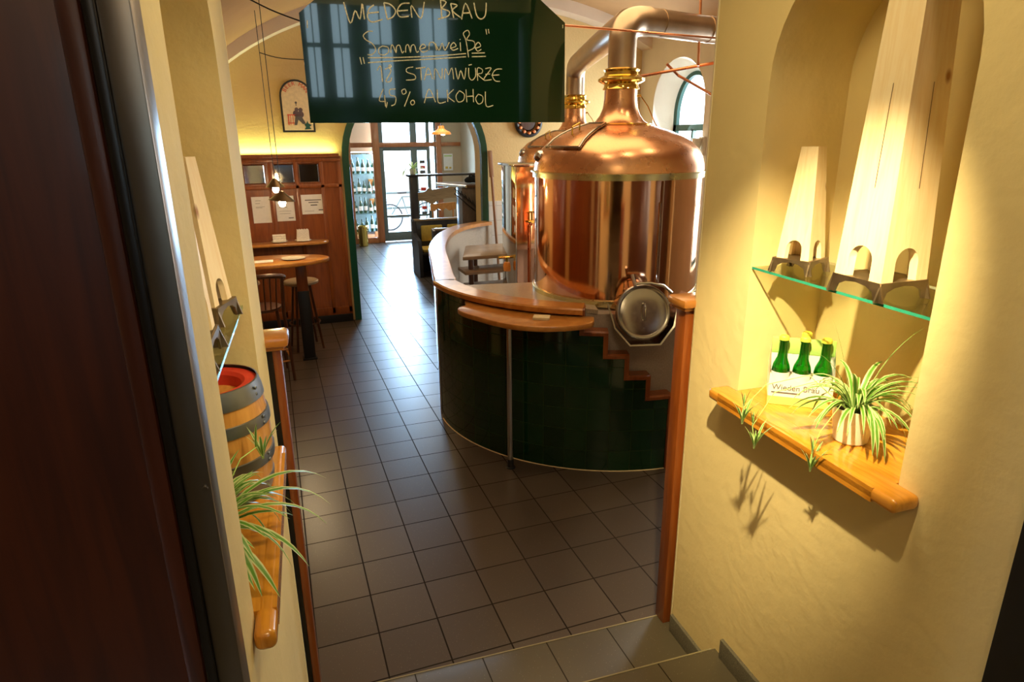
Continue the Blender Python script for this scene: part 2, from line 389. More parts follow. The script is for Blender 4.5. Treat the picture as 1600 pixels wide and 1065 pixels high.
m_ = MB()
for s_, z in st[:3]: m_.box((-0.17, s_-0.003, z-0.002), (1.366, s_+0.003, z+0.0015))
m_.build('trim_step_edges', plain('olive_edge_trim', (0.30, 0.26, 0.14), 0.5), m=MC, kind='structure')
def niche_wall(name, r, sgn, s0, s1, na, nb, zb, zs, depth, mat, ztop=3.2, thick=0.5, far=4.5):
    """wall face at r (room side: -sgn), niche between na..nb, arch springing zs"""
    m_ = MB(); rad = (nb-na)/2; cx = (na+nb)/2; n = 20
    ar = [(cx-rad*math.cos(PI*i/n), zs+rad*math.sin(PI*i/n)) for i in range(n+1)]
    m_.quad((r, s0, 0), (r, s1, 0), (r, s1, zb), (r, s0, zb))
    m_.quad((r, s0, zb), (r, na, zb), (r, na, zs), (r, s0, zs)); m_.quad((r, nb, zb), (r, s1, zb), (r, s1, zs), (r, nb, zs))
    m_.quad((r, s0, zs), (r, na, zs), (r, na, ztop), (r, s0, ztop)); m_.quad((r, nb, zs), (r, s1, zs), (r, s1, ztop), (r, nb, ztop))
    m_.strip([(r, a, b) for a, b in ar], [(r, a, ztop) for a, b in ar])
    loop = [(na, zb), *ar, (nb, zb)]; d = r + sgn*depth
    q = 0.018                                               # soft plaster arris
    m_.strip([(r, a, b) for a, b in loop], [(d, a, b) for a, b in loop]); m_.quad((r, na, zb), (r, nb, zb), (d, nb, zb), (d, na, zb))
    c0 = m_.b.verts.new((d, cx, (zb+zs)/2)); vs = [m_.b.verts.new((d, a, b)) for a, b in loop]
    for i in range(len(vs)): m_.b.faces.new((vs[i], vs[(i+1) % len(vs)], c0))
    # rounded end turning into the room side wall
    rc = 0.03; e = [(r-sgn*0.0004+sgn*rc-sgn*rc*math.cos(t*PI/2/5), s1+rc*math.sin(t*PI/2/5)) for t in range(6)]
    m_.strip([(a, b, 0) for a, b in e], [(a, b, ztop+1.2) for a, b in e])
    m_.quad((e[-1][0], e[-1][1], 0), (r+sgn*far, e[-1][1], 0), (r+sgn*far, e[-1][1], ztop+1.2), (e[-1][0], e[-1][1], ztop+1.2))
    m_.quad((r, s1, ztop), (r, s0, ztop), (r, s0, ztop+1.2), (r, s1, ztop+1.2))
    o_ = m_.build(name, mat, m=MC, kind='structure', smooth=0.5)
    wn = o_.modifiers.new('w', 'WEIGHTED_NORMAL'); wn.keep_sharp = True
    return o_
niche_wall('wall_right', 1.38, 1, 0.82, 2.10, 1.125, 1.80, 1.40, 2.45, 0.30, M['wall'], far=3.9)
niche_wall('wall_left', -0.175, -1, 0.955, 2.10, 1.125, 1.80, 1.40, 2.45, 0.30, M['wall'], far=1.3)
MB().quad((-0.3, 0.7, 3.15), (1.5, 0.7, 3.15), (1.5, 2.16, 3.15), (-0.3, 2.16, 3.15)).quad((-0.3, 2.13, 3.15), (1.5, 2.13, 3.15), (1.5, 2.13, 4.3), (-0.3, 2.13, 4.3)).build('ceiling_corridor', M['wall_white'], m=MC, kind='structure')

# back wall of the brewhouse with the arched passage
AX0, AX1, ASP, YB = 0.93, 2.66, 2.06, 8.5
arad = (AX1-AX0)/2; acx = (AX0+AX1)/2
def zv(x, off=0.0):
    t = max(0.0, 1-((x-2.6)/3.55)**2); return 2.02 + off + 1.86*math.sqrt(t)
m_ = MB(); n = 24; XL, XR = -0.9, 5.0
ar = [(acx-arad*math.cos(PI*i/n), ASP+arad*math.sin(PI*i/n)) for i in range(n+1)]
T = 4.2
for y in (YB, YB+0.32):
    m_.quad((XL, y, 0), (AX0, y, 0), (AX0, y, ASP), (XL, y, ASP)); m_.quad((AX1, y, 0), (XR, y, 0), (XR, y, ASP), (AX1, y, ASP))
    m_.quad((XL, y, ASP), (AX0, y, ASP), (AX0, y, T), (XL, y, T)); m_.quad((AX1, y, ASP), (XR, y, ASP), (XR, y, T), (AX1, y, T))
    m_.strip([(a, y, b) for a, b in ar], [(a, y, T) for a, b in ar])
loop = [(AX0, 0), *ar, (AX1, 0)]
m_.strip([(a, YB, b) for a, b in loop], [(a, YB+0.32, b) for a, b in loop])
m_.build('wall_back', M['wall_room'], kind='structure')
# green painted frame round the arch (reveal board + architrave)
m_ = MB(); 
lo_ = [(AX0-0.07, 0), *[(acx-(arad+0.07)*math.cos(PI*i/n), ASP+(arad+0.07)*math.sin(PI*i/n)) for i in range(n+1)], (AX1+0.07, 0)]
li = [(AX0+0.012, 0), *[(acx-(arad-0.012)*math.cos(PI*i/n), ASP+(arad-0.012)*math.sin(PI*i/n)) for i in range(n+1)], (AX1-0.012, 0)]
for ya, yb in ((YB-0.03, YB-0.03),): m_.strip([(a, ya, b) for a, b in lo_], [(a, yb, b) for a, b in li])
m_.strip([(a, YB-0.03, b) for a, b in lo_], [(a, YB+0.002, b) for a, b in lo_])
m_.strip([(a, YB-0.03, b) for a, b in li], [(a, YB+0.05, b) for a, b in li])
m_.strip([(a, YB+0.05, b) for a, b in li], [(a, YB+0.05, b) for a, b in loop])
m_.build('trim_arch', M['green_paint'], kind='structure')
# white tiles low on the back wall, right of the arch
MB().box((2.74, YB-0.012, 0), (XR, YB, 1.46)).build('trim_wall_tiles', M['white_tile'], kind='structure')

# vault and rib
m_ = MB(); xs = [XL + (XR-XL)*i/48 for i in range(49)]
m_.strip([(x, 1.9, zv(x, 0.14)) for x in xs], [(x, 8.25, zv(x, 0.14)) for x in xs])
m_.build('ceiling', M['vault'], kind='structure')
m_ = MB()
m_.strip([(x, 8.25, zv(x, 0.16)) for x in xs], [(x, 8.25, zv(x)) for x in xs]); m_.strip([(x, 8.25, zv(x)) for x in xs], [(x, 8.5, zv(x)) for x in xs])
m_.build('trim_vault_rib', M['rib'], kind='structure')
# wood panelling on the walls facing the kettles
m_ = MB()
for a, b in ((1.80, 2.75), (3.05, 4.4)): m_.box((a, 2.131, 0), (b, 2.165, 2.1), 0.004)
m_.build('trim_panelling_front_right', M['chair_wood'], m=MC, kind='structure')
MB().box((-0.95, 2.131, 0), (-0.50, 2.165, 2.1), 0.004).build('trim_panelling_front_left', M['red_wood'], m=MC, kind='structure')
m_ = MB()
for a, b in ((2.5, 4.3), (4.65, 6.2)): m_.box((XL, a, 0), (XL+0.035, b, 2.1), 0.004)
m_.build('trim_panelling_left', M['red_wood'], kind='structure')
# left wall of the brewhouse
MB().quad((XL, 1.9, 0), (XL, 8.5, 0), (XL, 8.5, 4.2), (XL, 1.9, 4.2)).build('wall_side_left', M['wall_room'], kind='structure')
# right wall with tall arched window
WSP, WZ0 = 2.55, 0.9
m_ = MB(); cuts = []
for wi, (WY0, WY1) in enumerate(((4.45, 5.45), (7.12, 8.02))):
    wc = (WY0+WY1)/2; wr = (WY1-WY0)/2
    war = [(wc-wr*math.cos(PI*i/n), WSP+wr*1.15*math.sin(PI*i/n)) for i in range(n+1)]
    W2 = [(WY0, WZ0), *war, (WY1, WZ0)]
    inn = [(XR, wc+(y-wc)*1.28, WZ0+(z-WZ0)*1.07) for y, z in W2]; out = [(XR+0.28, y, z) for y, z in W2]
    m_.strip(inn, out); m_.quad(inn[0], inn[-1], out[-1], out[0])
    m_.quad((XR, inn[0][1], 0), (XR, inn[-1][1], 0), (XR, inn[-1][1], inn[0][2]), (XR, inn[0][1], inn[0][2]))
    m_.strip(inn[1:-1], [(XR, p[1], 4.2) for p in inn[1:-1]])
    cuts.append((inn[0][1], inn[-1][1]))
    f_ = MB(); x = XR+0.25
    fi = [(p[0], wc+(p[1]-wc)*0.84, WZ0+0.07+(p[2]-WZ0)*0.945) for p in out]
    f_.strip([(x, p[1], p[2]) for p in out], [(x, p[1], p[2]) for p in fi]); f_.strip([(x, p[1], p[2]) for p in fi], [(x+0.05, p[1], p[2]) for p in fi])
    f_.quad(*[(x, a_[1], a_[2]) for a_ in (out[0], out[-1], fi[-1], fi[0])])
    f_.box((x, WY0, 2.34), (x+0.05, WY1, 2.42)); f_.box((x, WY0, 1.55), (x+0.05, WY1, 1.59)); f_.box((x, wc-0.02, WZ0), (x+0.05, wc+0.02, 2.36))
    f_.build('window_%d' % (1 if wi else 9), M['green_frame'], kind='structure')
ed_ = [1.9, cuts[0][0], cuts[0][1], cuts[1][0], cuts[1][1], 8.5]
for a_, b_ in zip(ed_[::2], ed_[1::2]): m_.quad((XR, a_, 0), (XR, b_, 0), (XR, b_, 4.2), (XR, a_, 4.2))
m_.build('wall_side_right', M['wall_white'], kind='structure', smooth=0.3)

# second room
m_ = MB(); m_.quad((4.2, 8.82, 0), (4.2, 15.0, 0), (4.2, 15.0, 3.3), (4.2, 8.82, 3.3))
m_.quad((3.72, 15.0, 0), (4.2, 15.0, 0), (4.2, 15.0, 3.3), (3.72, 15.0, 3.3)); m_.build('wall_room_two_right', M['wall_two'], kind='structure')
MB().quad((0.75, 8.82, 0), (0.75, 15.0, 0), (0.75, 15.0, 3.3), (0.75, 8.82, 3.3)).quad((0.75, 15, 0), (1.6, 15, 0), (1.6, 15, 3.3), (0.75, 15, 3.3)).build('wall_room_two_left', M['wall_two'], kind='structure')
MB().quad((0.75, 8.82, 3.1), (4.2, 8.82, 3.1), (4.2, 15.0, 3.1), (0.75, 15.0, 3.1)).build('ceiling_room_two', M['wall_two'], kind='structure')

# wooden glazed entrance screen
def fr(lo, hi, mat, name='window_2', bev=0.006): return MB().box(lo, hi, bev).build(name, mat, kind='structure')
m_ = MB()
for a, b in ((1.62, 1.71), (2.18, 2.33), (3.60, 3.72)): m_.box((a, 14.93, 0), (b, 15.05, 3.1), 0.006)
m_.box((1.62, 14.94, 2.08), (3.72, 15.04, 2.18), 0.006); m_.box((1.62, 14.94, 2.95), (3.72, 15.04, 3.1), 0.006); m_.box((1.71, 14.94, 0), (2.18, 15.04, 0.12), 0.006)
m_.box((3.72, 14.96, 2.09), (4.18, 15.0, 2.17), 0.006)
m_.build('window_2', M['frame_wood'], kind='structure')
m_ = MB()
for a, b in ((2.33, 2.42), (3.02, 3.17), (3.38, 3.46), (3.56, 3.60)): m_.box((a, 14.97, 0.02), (b, 15.03, 2.95), 0.004)
for a, b in ((0.02, 0.22), (0.55, 0.60), (2.0, 2.12), (2.86, 2.95)): m_.box((2.33, 14.975, a), (3.46, 15.025, b), 0.004)
m_.box((2.97, 14.90, 0.75), (2.99, 14.93, 1.25), 0.003)
m_.build('door_2', M['alu'], kind='structure')
MB().quad((1.7, 15.0, 0.1), (3.62, 15.0, 0.1), (3.62, 15.0, 2.97), (1.7, 15.0, 2.97)).build('window_3', M['pane'], kind='structure')
MB().box((1.60, 15.28, 1.99), (2.30, 15.34, 3.1)).build('wall_vestibule', M['wall_two'], kind='structure')
# door stickers
for i, (z, mt) in enumerate(((1.72, 'ink'), (1.60, 'red'), (1.50, 'ink'), (1.12, 'red'), (1.02, 'ink'), (0.70, 'red'), (0.58, 'ink'))):
    tag(MB().box((3.22, 14.985, z), (3.34, 14.99, z+0.07), 0.001).build('door_sticker', M[mt]), '%s sticker on the narrow door pane, %s from the top' % ('red' if mt == 'red' else 'dark', ['first', 'second', 'third', 'fourth', 'fifth', 'sixth', 'last'][i]), 'sticker', 'stickers on the glass door')
# outside
MB().quad((-6, 15.3, -0.05), (12, 15.3, -0.05), (12, 40, -0.05), (-6, 40, -0.05)).build('floor_street', M['street'], kind='structure')
m_ = MB().box((-6, 26, -0.05), (12, 26.4, 1.0)); m_.build('wall_street', M['outside_wall'], kind='structure')
t = thing('street_railing', 'pale metal railing across the street beyond the glass door', 'railing', (3.4, 18.0, -0.05))
m_ = MB()
for z in (0.9, 0.5): m_.tube([(-2.4, 0, z), (2.4, 0, z)], 0.03)
m_.build('rail', M['alu'], t)
for x in (-2.2, -0.8, 0.6, 2.0): MB().tube([(x, 0, 0), (x, 0, 0.95)], 0.03).build('post', M['alu'], t)
t = thing('bicycle', 'bicycle parked outside behind the glass entrance door', 'bicycle', (3.35, 17.3, -0.05), 0.12)
for x in (-0.5, 0.5):
    wh = MB().tube([(x+0.33*math.cos(a*PI/12), 0, 0.34+0.33*math.sin(a*PI/12)) for a in range(24)], 0.018, 6, closed=True).build('wheel', M['iron'], t)
    m_ = MB()
    for k in range(10): m_.tube([(x, 0, 0.34), (x+0.32*math.cos(k*PI/5), 0, 0.34+0.32*math.sin(k*PI/5))], 0.003, 4)
    m_.build('spokes', M['chrome'], wh)
m_ = MB(); m_.tube([(-0.5, 0, 0.34), (-0.15, 0, 0.85), (0.35, 0, 0.85), (0.5, 0, 0.34)], 0.018, 8); m_.tube([(-0.15, 0, 0.85), (0, 0, 0.32), (0.37, 0, 0.8)], 0.018, 8); m_.tube([(-0.5, 0, 0.34), (0, 0, 0.32)], 0.014, 8)
m_.build('frame', M['alu'], t)
MB().box((-0.27, -0.06, 0.93), (-0.03, 0.06, 0.98), 0.02).build('saddle', M['iron'], t)
MB().tube([(0.33, 0, 0.82), (0.32, 0, 1.02), (0.36, -0.25, 1.04)], 0.014, 8).tube([(0.32, 0, 1.02), (0.36, 0.25, 1.04)], 0.014, 8).build('handlebar', M['iron'], t)

# camera-side room (seen mirrored in the board and the copper)
m_ = MB(); s0 = -4.5
m_.quad((-3.2, s0, 0.68), (-3.2, 0.78, 0.68), (-3.2, 0.78, 4.4), (-3.2, s0, 4.4)); m_.quad((3.7, s0, 0.68), (3.7, 0.78, 0.68), (3.7, 0.78, 4.4), (3.7, s0, 4.4))
m_.quad((-3.2, 0.80, 0.68), (-1.25, 0.80, 0.68), (-1.25, 0.80, 4.4), (-3.2, 0.80, 4.4)); m_.quad((-1.25, 0.80, 3.0), (1.55, 0.80, 3.0), (1.55, 0.80, 4.4), (-1.25, 0.80, 4.4)); m_.quad((1.5, 0.80, 0.68), (3.7, 0.80, 0.68), (3.7, 0.80, 4.4), (1.5, 0.80, 4.4))
m_.build('wall_camera_side', M['wall'], m=MC, kind='structure')
m_ = MB(); wx = [(0.16, 0.36), (0.48, 0.72), (0.93, 1.28), (1.60, 2.02)]
xs_ = [-3.2] + [v for w_ in wx for v in w_] + [3.7]
for a, b in zip(xs_[::2], xs_[1::2]): m_.quad((a, s0, 0.68), (b, s0, 0.68), (b, s0, 4.4), (a, s0, 4.4))
for a, b in wx:
    m_.quad((a, s0, 0.68), (b, s0, 0.68), (b, s0, 2.75), (a, s0, 2.75)); m_.quad((a, s0, 4.1), (b, s0, 4.1), (b, s0, 4.4), (a, s0, 4.4))
m_.build('wall_behind', M['dark_wood'], m=MC, kind='structure')
for i, (a, b) in enumerate(wx):
    m_ = MB()
    for c_, d_ in ((a, a+0.02), (b-0.02, b), ((a+b)/2-0.008, (a+b)/2+0.008)): m_.box((c_, s0-0.03, 2.75), (d_, s0+0.03, 4.1))
    for c_, d_ in ((2.75, 2.80), (3.4, 3.45), (4.05, 4.1)): m_.box((a, s0-0.03, c_), (b, s0+0.03, d_))
    m_.build('window_%d' % (i+4), M['green_frame'], m=MC, kind='structure')
m_ = MB()
for a, b in wx: m_.quad((a, s0, 2.75), (b, s0, 2.75), (b, s0, 4.1), (a, s0, 4.1))
m_.build('window_8', glassmat('daylight_tint_glass', (0.75, 0.95, 1.0), 0.05, 0.2), m=MC, kind='structure')  # pane tint added to temper the daylight and its image in the board
MB().quad((-3.2, s0, 4.4), (3.7, s0, 4.4), (3.7, 0.8, 4.4), (-3.2, 0.8, 4.4)).build('ceiling_camera_side', M['dark_wood'], m=MC, kind='structure')

# door leaf standing open on the left, its jamb, the dark jamb on the right
t_door = MB(); t_door.box((-1.25, 0.905, 0.68), (-0.222, 0.945, 3.0), 0.004)
t_door.box((-0.245, 0.895, 0.68), (-0.220, 0.912, 3.0), 0.006)
t_door.build('door_1', M['mahogany'], m=MC, kind='structure')
m_ = MB(); m_.box((-0.206, 0.905, 0.68), (-0.170, 0.96, 3.0), 0.003); m_.tube([(-0.178, 0.907, 1.83), (-0.178, 0.900, 1.83)], 0.004, 12)
m_.build('trim_1', M['dark_metal'], m=MC, kind='structure')
MB().box((-0.219, 0.898, 0.68), (-0.206, 0.96, 3.0), 0.003).build('trim_2', M['black'], m=MC, kind='structure')
MB().box((1.372, 0.60, 0.68), (1.55, 0.822, 3.0), 0.004).build('trim_3', M['black'], m=MC, kind='structure')

# stepped grey skirting on the right
m_ = MB()
for i, (s_, z) in enumerate(st):
    s_end = st[i+1][0] if i < 3 else 0.82
    m_.box((1.366, s_end-0.045 if i < 3 else 0.82, z-0.05), (1.381, s_-0.045 if i else 2.09, z+0.085), 0.002)
m_.build('baseboard_right', M['skirting'], m=MC, kind='structure')

# ================================================================== FOREGROUND THINGS
RZ = -A
# posts at the ends of the two corridor walls
def wall_post(sgn, r, label):
    t = thing('wooden_post', label, 'post', CW(r, 2.16, 0.0 if sgn < 0 else 0.17), RZ)
    h = 1.66 - (0.0 if sgn < 0 else 0.17)
    MB().box((-0.02 if sgn > 0 else -0.010, -0.025, 0), (0.12 if sgn > 0 else 0.016, 0.045, h), 0.004).build('post', M['red_wood'], t)
    if sgn < 0: MB().box((-0.10, -0.012, 0), (-0.010, 0.03, h-0.002)).build('gap_shade_strip', M['black'], t)  # black strip stands in for the shade between wall end and post
    m_ = MB().box((-0.05 if sgn > 0 else -0.15, -0.06, h), (0.14 if sgn > 0 else 0.045, 0.07, h+0.035), 0.012)
    m_.box((-0.035 if sgn > 0 else -0.135, -0.04, h-0.015), (0.13 if sgn > 0 else 0.03, 0.058, h+0.002), 0.005); m_.build('cap', M['oak'], t)
wall_post(1, 1.38, 'reddish wooden post with a moulded cap ending the right-hand wall')
wall_post(-1, -0.15, 'reddish wooden post with a moulded cap behind the left-hand wall, beside the bar stools')

def ledge(r0, r1, label):
    m_ = MB()
    lo, hi = min(r0, r1), max(r0, r1)
    m_.prism([(lo, 1.127), (hi, 1.127), (hi, 1.798), (lo, 1.798)], 1.40, 1.44)
    t_ = bmesh.new(); bmesh.ops.create_cube(t_, size=1)
    fr_, wl = (r0, r0 + (0.085 if r1 > r0 else -0.04))
    a, b = min(fr_, wl), max(fr_, wl)
    for v in t_.verts: v.co = Vector(((a+b)/2 + v.co.x*(b-a), 1.458+v.co.y*0.80, 1.42+v.co.z*0.042))
    bmesh.ops.bevel(t_, geom=list(t_.edges), offset=0.014, segments=4, profile=0.5, affect='EDGES')
    m_.merge(t_)
    o_ = m_.build('wall_ledge', M['sill'], m=MC); return tag(o_, label, 'shelf')
ledge(1.297, 1.68, 'honey-coloured wooden ledge with rounded front in the right wall niche')
ledge(-0.133, -0.475, 'honey-coloured wooden ledge in the left wall niche, below the small barrel')

def gshelf(r0, r1, label):
    t = thing('glass_shelf', label, 'shelf', CW(r0, 1.4625, 1.872), RZ)
    d = r1-r0; a, b = min(0, d), max(0, d)
    MB().box((a, -0.336, 0), (b, 0.336, 0.008)).build('pane', M['shelf_glass'], t)
    MB().box((-0.001 if d > 0 else 0, -0.336, 0.0), (0 if d > 0 else 0.001, 0.336, 0.008)).build('polished_edge', M['glass_edge'], t)
gshelf(1.385, 1.68, 'clear glass shelf with green edge in the right wall niche')
gshelf(-0.193, -0.475, 'clear glass shelf seen end-on in the left wall niche')

def tower(loc, rz, wb, wt, h, label, base_h=0.045, fw=None, slits=True):
    """hollow tapered pine shaft with arched cut-outs standing on a pewter arch foot"""
    t = thing('wooden_obelisk', label, 'ornament', loc, rz)
    fw = fw or wb*1.22; m_ = MB(); th = wb*0.11; n = 10
    ar_ = wb*0.24; az = wb*0.10
    def P(side, u, z, ins):          # u in -1..1 across the face
        k = (z/h); half = (wb/2)*(1-k)+(wt/2)*k - ins
        x, y = u, -1.0
        hx, hy = half*u, -half
        c, s = [(1, 0), (0, 1), (-1, 0), (0, -1)][side]
        return Vector((c*hx - s*hy, s*hx + c*hy, z+base_h))
    for side in range(4):
        for ins in (0, th):
            A_ = [(-0.5*math.cos(PI*i/n), az+ar_*math.sin(PI*i/n)*1.0+ar_*0.9) for i in range(n+1)]
            prof = [(-0.5, 0.0), *A_, (0.5, 0.0)]
            top = [(-0.5, h*0.3)] + [(x_, h*0.3) for x_, _ in A_] + [(0.5, h*0.3)]
            m_.strip([P(side, u, z, ins) for u, z in prof], [P(side, u, z, ins) for u, z in top])
            for u0, u1 in ((-1, -0.5), (0.5, 1)): m_.quad(P(side, u0, 0, ins), P(side, u1, 0, ins), P(side, u1, h*0.3, ins), P(side, u0, h*0.3, ins))
            m_.quad(P(side, -1, h*0.3, ins), P(side, 1, h*0.3, ins), P(side, 1, h, ins), P(side, -1, h, ins))
        prof2 = [(-0.5, 0.0), *A_, (0.5, 0.0)]
        m_.strip([P(side, u, z, 0) for u, z in prof2], [P(side, u, z, th) for u, z in prof2])
        m_.quad(P(side, -1, h, 0), P(side, 1, h, 0), P(side, 1, h, th), P(side, -1, h, th))
        m_.quad(P(side, -1, 0, 0), P(side, -0.5, 0, 0), P(side, -0.5, 0, th), P(side, -1, 0, th)); m_.quad(P(side, 1, 0, 0), P(side, 0.5, 0, 0), P(side, 0.5, 0, th), P(side, 1, 0, th))
    m_.build('shaft', M['pine'], t, smooth=0.3)
    if slits:
        for side in range(4):
            m_ = MB(); a = P(side, 0.06, h*0.30, -0.0004); b = P(side, 0.06, h*0.62, -0.0004); a2 = P(side, 0.09, h*0.30, -0.0004); b2 = P(side, 0.09, h*0.62, -0.0004)
            m_.quad(a, a2, b2, b).build('slit', M['mahogany'], t)
    m_ = MB(); hf = fw/2
    m_.box((-hf*0.92, -hf*0.92, base_h-0.008), (hf*0.92, hf*0.92, base_h), 0.002)
    for side in range(4):
        rot = Matrix.Rotation(side*PI/2, 4, 'Z')
        poly = [(-hf*1.12, 0), (-hf*0.86, 0)] + [(-hf*0.62 + 0*i, 0) for i in ()] 
        pts = [(-hf*1.15, 0.0), (-hf*0.90, 0.0)]
        for i in range(7):
            a = PI - PI*i/6; pts.append((hf*0.80*math.cos(a), (base_h*0.78)*max(0.0, math.sin(a))**0.7))
        pts += [(hf*0.90, 0.0), (hf*1.15, 0.0), (hf*0.95, base_h), (-hf*0.95, base_h)]
        m_.prism(pts, -hf*0.99, -hf*0.99+0.005, 'y', m=rot)
    m_.build('foot', M['feet'], t, smooth=0.3)
    return t
GZ = 1.881
tower(CW(1.470, 1.680, GZ), RZ+0.40, 0.105, 0.052, 0.335, 'short pale wooden obelisk with open top on the right glass shelf', fw=0.125, slits=False)
tower(CW(1.468, 1.350, GZ), RZ+0.02, 0.150, 0.070, 1.05, 'tall pale wooden obelisk running out of the top of the right niche', fw=0.165, base_h=0.05) if False else \
tower(CW(1.455, 1.358, GZ), RZ+0.02, 0.155, 0.099, 0.78, 'tall pale wooden obelisk with arched foot on the right glass shelf', fw=0.165, base_h=0.05)
tower(CW(-0.268, 1.66, GZ), RZ-0.25, 0.105, 0.052, 0.335, 'short pale wooden obelisk at the far end of the left glass shelf', fw=0.125, slits=False)
tower(CW(-0.285, 1.345, GZ), RZ, 0.150, 0.075, 0.80, 'pale wooden obelisk at the near end of the left glass shelf', fw=0.165, base_h=0.05, slits=False)

# ---- beer carton and bottles
def carton_frame(): return CW(1.515, 1.665, 1.441), RZ - 0.62
cl, cr_ = carton_frame()
cm = Matrix.Translation(cl) @ Matrix.Rotation(cr_, 4, 'Z')
t = thing('bottle_carrier', 'white six-bottle carton with green handle on the right wooden ledge', 'carton', cl, cr_)
L_, D_ = 0.195, 0.125
def wavy(x): return 0.082 + 0.030*abs(math.sin((x+L_/2)/L_*3*PI))**0.6 * -1 + 0.030
m_ = MB(); n_ = 24; xs2 = [-L_/2+L_*i/n_ for i in range(n_+1)]
for y in (-D_/2, D_/2):
    m_.strip([(x_, y, 0.028) for x_ in xs2], [(x_, y, wavy(x_)) for x_ in xs2])
for x_ in (-L_/2, L_/2): m_.quad((x_, -D_/2, 0.028), (x_, D_/2, 0.028), (x_, D_/2, 0.10), (x_, -D_/2, 0.10)); m_.quad((x_, -D_/2, 0.10), (x_, D_/2, 0.10), (x_, 0.004, 0.19), (x_, -0.004, 0.19))
for x_ in (-L_/6, L_/6): m_.quad((x_, -D_/2, 0.01), (x_, D_/2, 0.01), (x_, D_/2, 0.10), (x_, -D_/2, 0.10))
m_.build('tray', M['carton'], t)
m_ = MB(); m_.box((-L_/2-.0005, -D_/2-.0005, 0.0), (L_/2+.0005, D_/2+.0005, 0.028)); m_.build('base_band', M['carton_yellow'], t)
m_ = MB(); m_.box((-L_/2, -0.003, 0.10), (L_/2, 0.003, 0.16)); m_.build('divider', M['carton'], t)
m_ = MB(); m_.box((-L_/2, -0.004, 0.16), (L_/2, 0.004, 0.215), 0.003); m_.build('handle', M['carton_green'], t)
text_mesh('lettering', 'Wieden Bräu', 0.027, M['ink'], t, Matrix.Translation((-0.088, -D_/2-0.001, 0.052)) @ Matrix.Rotation(PI/2, 4, 'X'), 0.0002, 'LEFT')
m_ = MB(); m_.box((-0.088, -D_/2-0.0012, 0.040), (0.0, -D_/2-0.0008, 0.0445)); m_.build('small_print', M['ink'], t)
def bottle_thing(label, loc, rz, mat='bottle', cap='cap', sc_=1.0):
    b = thing('beer_bottle', label, 'bottle', loc, rz, None)
    MB().lathe([(r*sc_, z*sc_) for r, z in ((0, 0), (0.026, 0), (0.0285, 0.004), (0.0285, 0.112), (0.026, 0.126), (0.0165, 0.150), (0.0135, 0.168), (0.0125, 0.205), (0.0145, 0.207), (0.0145, 0.215), (0.012, 0.217))], seg=24).build('glass', M[mat], b)
    MB().lathe([(0, 0.226*sc_), (0.012*sc_, 0.226*sc_), (0.0155*sc_, 0.222*sc_), (0.0165*sc_, 0.212*sc_)], seg=20).build('crown_cap', M[cap], b)
    return b
b0 = bottle_thing('green beer bottle at the left end of the white carton', cm @ Vector((-0.064, -0.030, 0.004)), cr_)
MB().lathe([(0.0258, 0.003), (0.0258, 0.118), (0.0, 0.119)], seg=20).build('beer', plain('amber_beer', (0.16, 0.30, 0.02), 0.1), b0)
MB().lathe([(0.0288, 0.045), (0.0288, 0.105)], seg=24).build('paper_label', M['carton'], b0)
b0['group'] = 'green bottles in the carton'
for lx, ly, lab in ((0.0, -0.030, 'green beer bottle in the middle of the carton front row'), (0.064, -0.030, 'green beer bottle in the carton nearest the spider plant'), (0.010, 0.032, 'green beer bottle behind the carton handle')):
    dup(b0, cm @ Vector((lx, ly, 0.004)), cr_, lab, 'green bottles in the carton')

# ---- spider plants
def leaf(m_, p0, d, L, w, droop, seed=0, up=0.6, n=9):
    uvl = m_.b.loops.layers.uv.verify(); d = Vector(d).normalized(); p = Vector(p0); v = (d*(1-up)+Vector((0, 0, up))).normalized(); step = L/n
    prev = None
    for i in range(n+1):
        k = i/n; ww = w*(0.45+0.9*k)*(1-k**2.2) if k < 1 else 0.0
        side = v.cross(Vector((0, 0, 1))); side = side.normalized() if side.length > 1e-4 else Vector((1, 0, 0))
        nrm = side.cross(v).normalized()
        a = m_.b.verts.new(p - side*ww/2 + nrm*ww*0.12); c = m_.b.verts.new(p + side*ww/2 + nrm*ww*0.12); b_ = m_.b.verts.new(p)
        if prev:
            for (q0, q1, q2, q3), (u0, u1) in (((prev[0], prev[1], b_, a), (0, .5)), ((prev[1], prev[2], c, b_), (.5, 1))):
                try: f = m_.b.faces.new((q0, q1, q2, q3))
                except ValueError: continue
                for lp, uu in zip(f.loops, (u0, u1, u1, u0)): lp[uvl].uv = (uu, k)
        prev = (a, b_, c)
        v = (v + Vector((0, 0, -droop*step))).normalized(); p = p + v*step
def build_leaves(m_, name, parent):
    me = bpy.data.meshes.new(name)
    for f in m_.b.faces: f.smooth = True
    m_.b.to_mesh(me); m_.b.free(); me.materials.append(M['leaf'])
    o_ = bpy.data.objects.new(name, me); col.objects.link(o_); o_.parent = parent; return o_
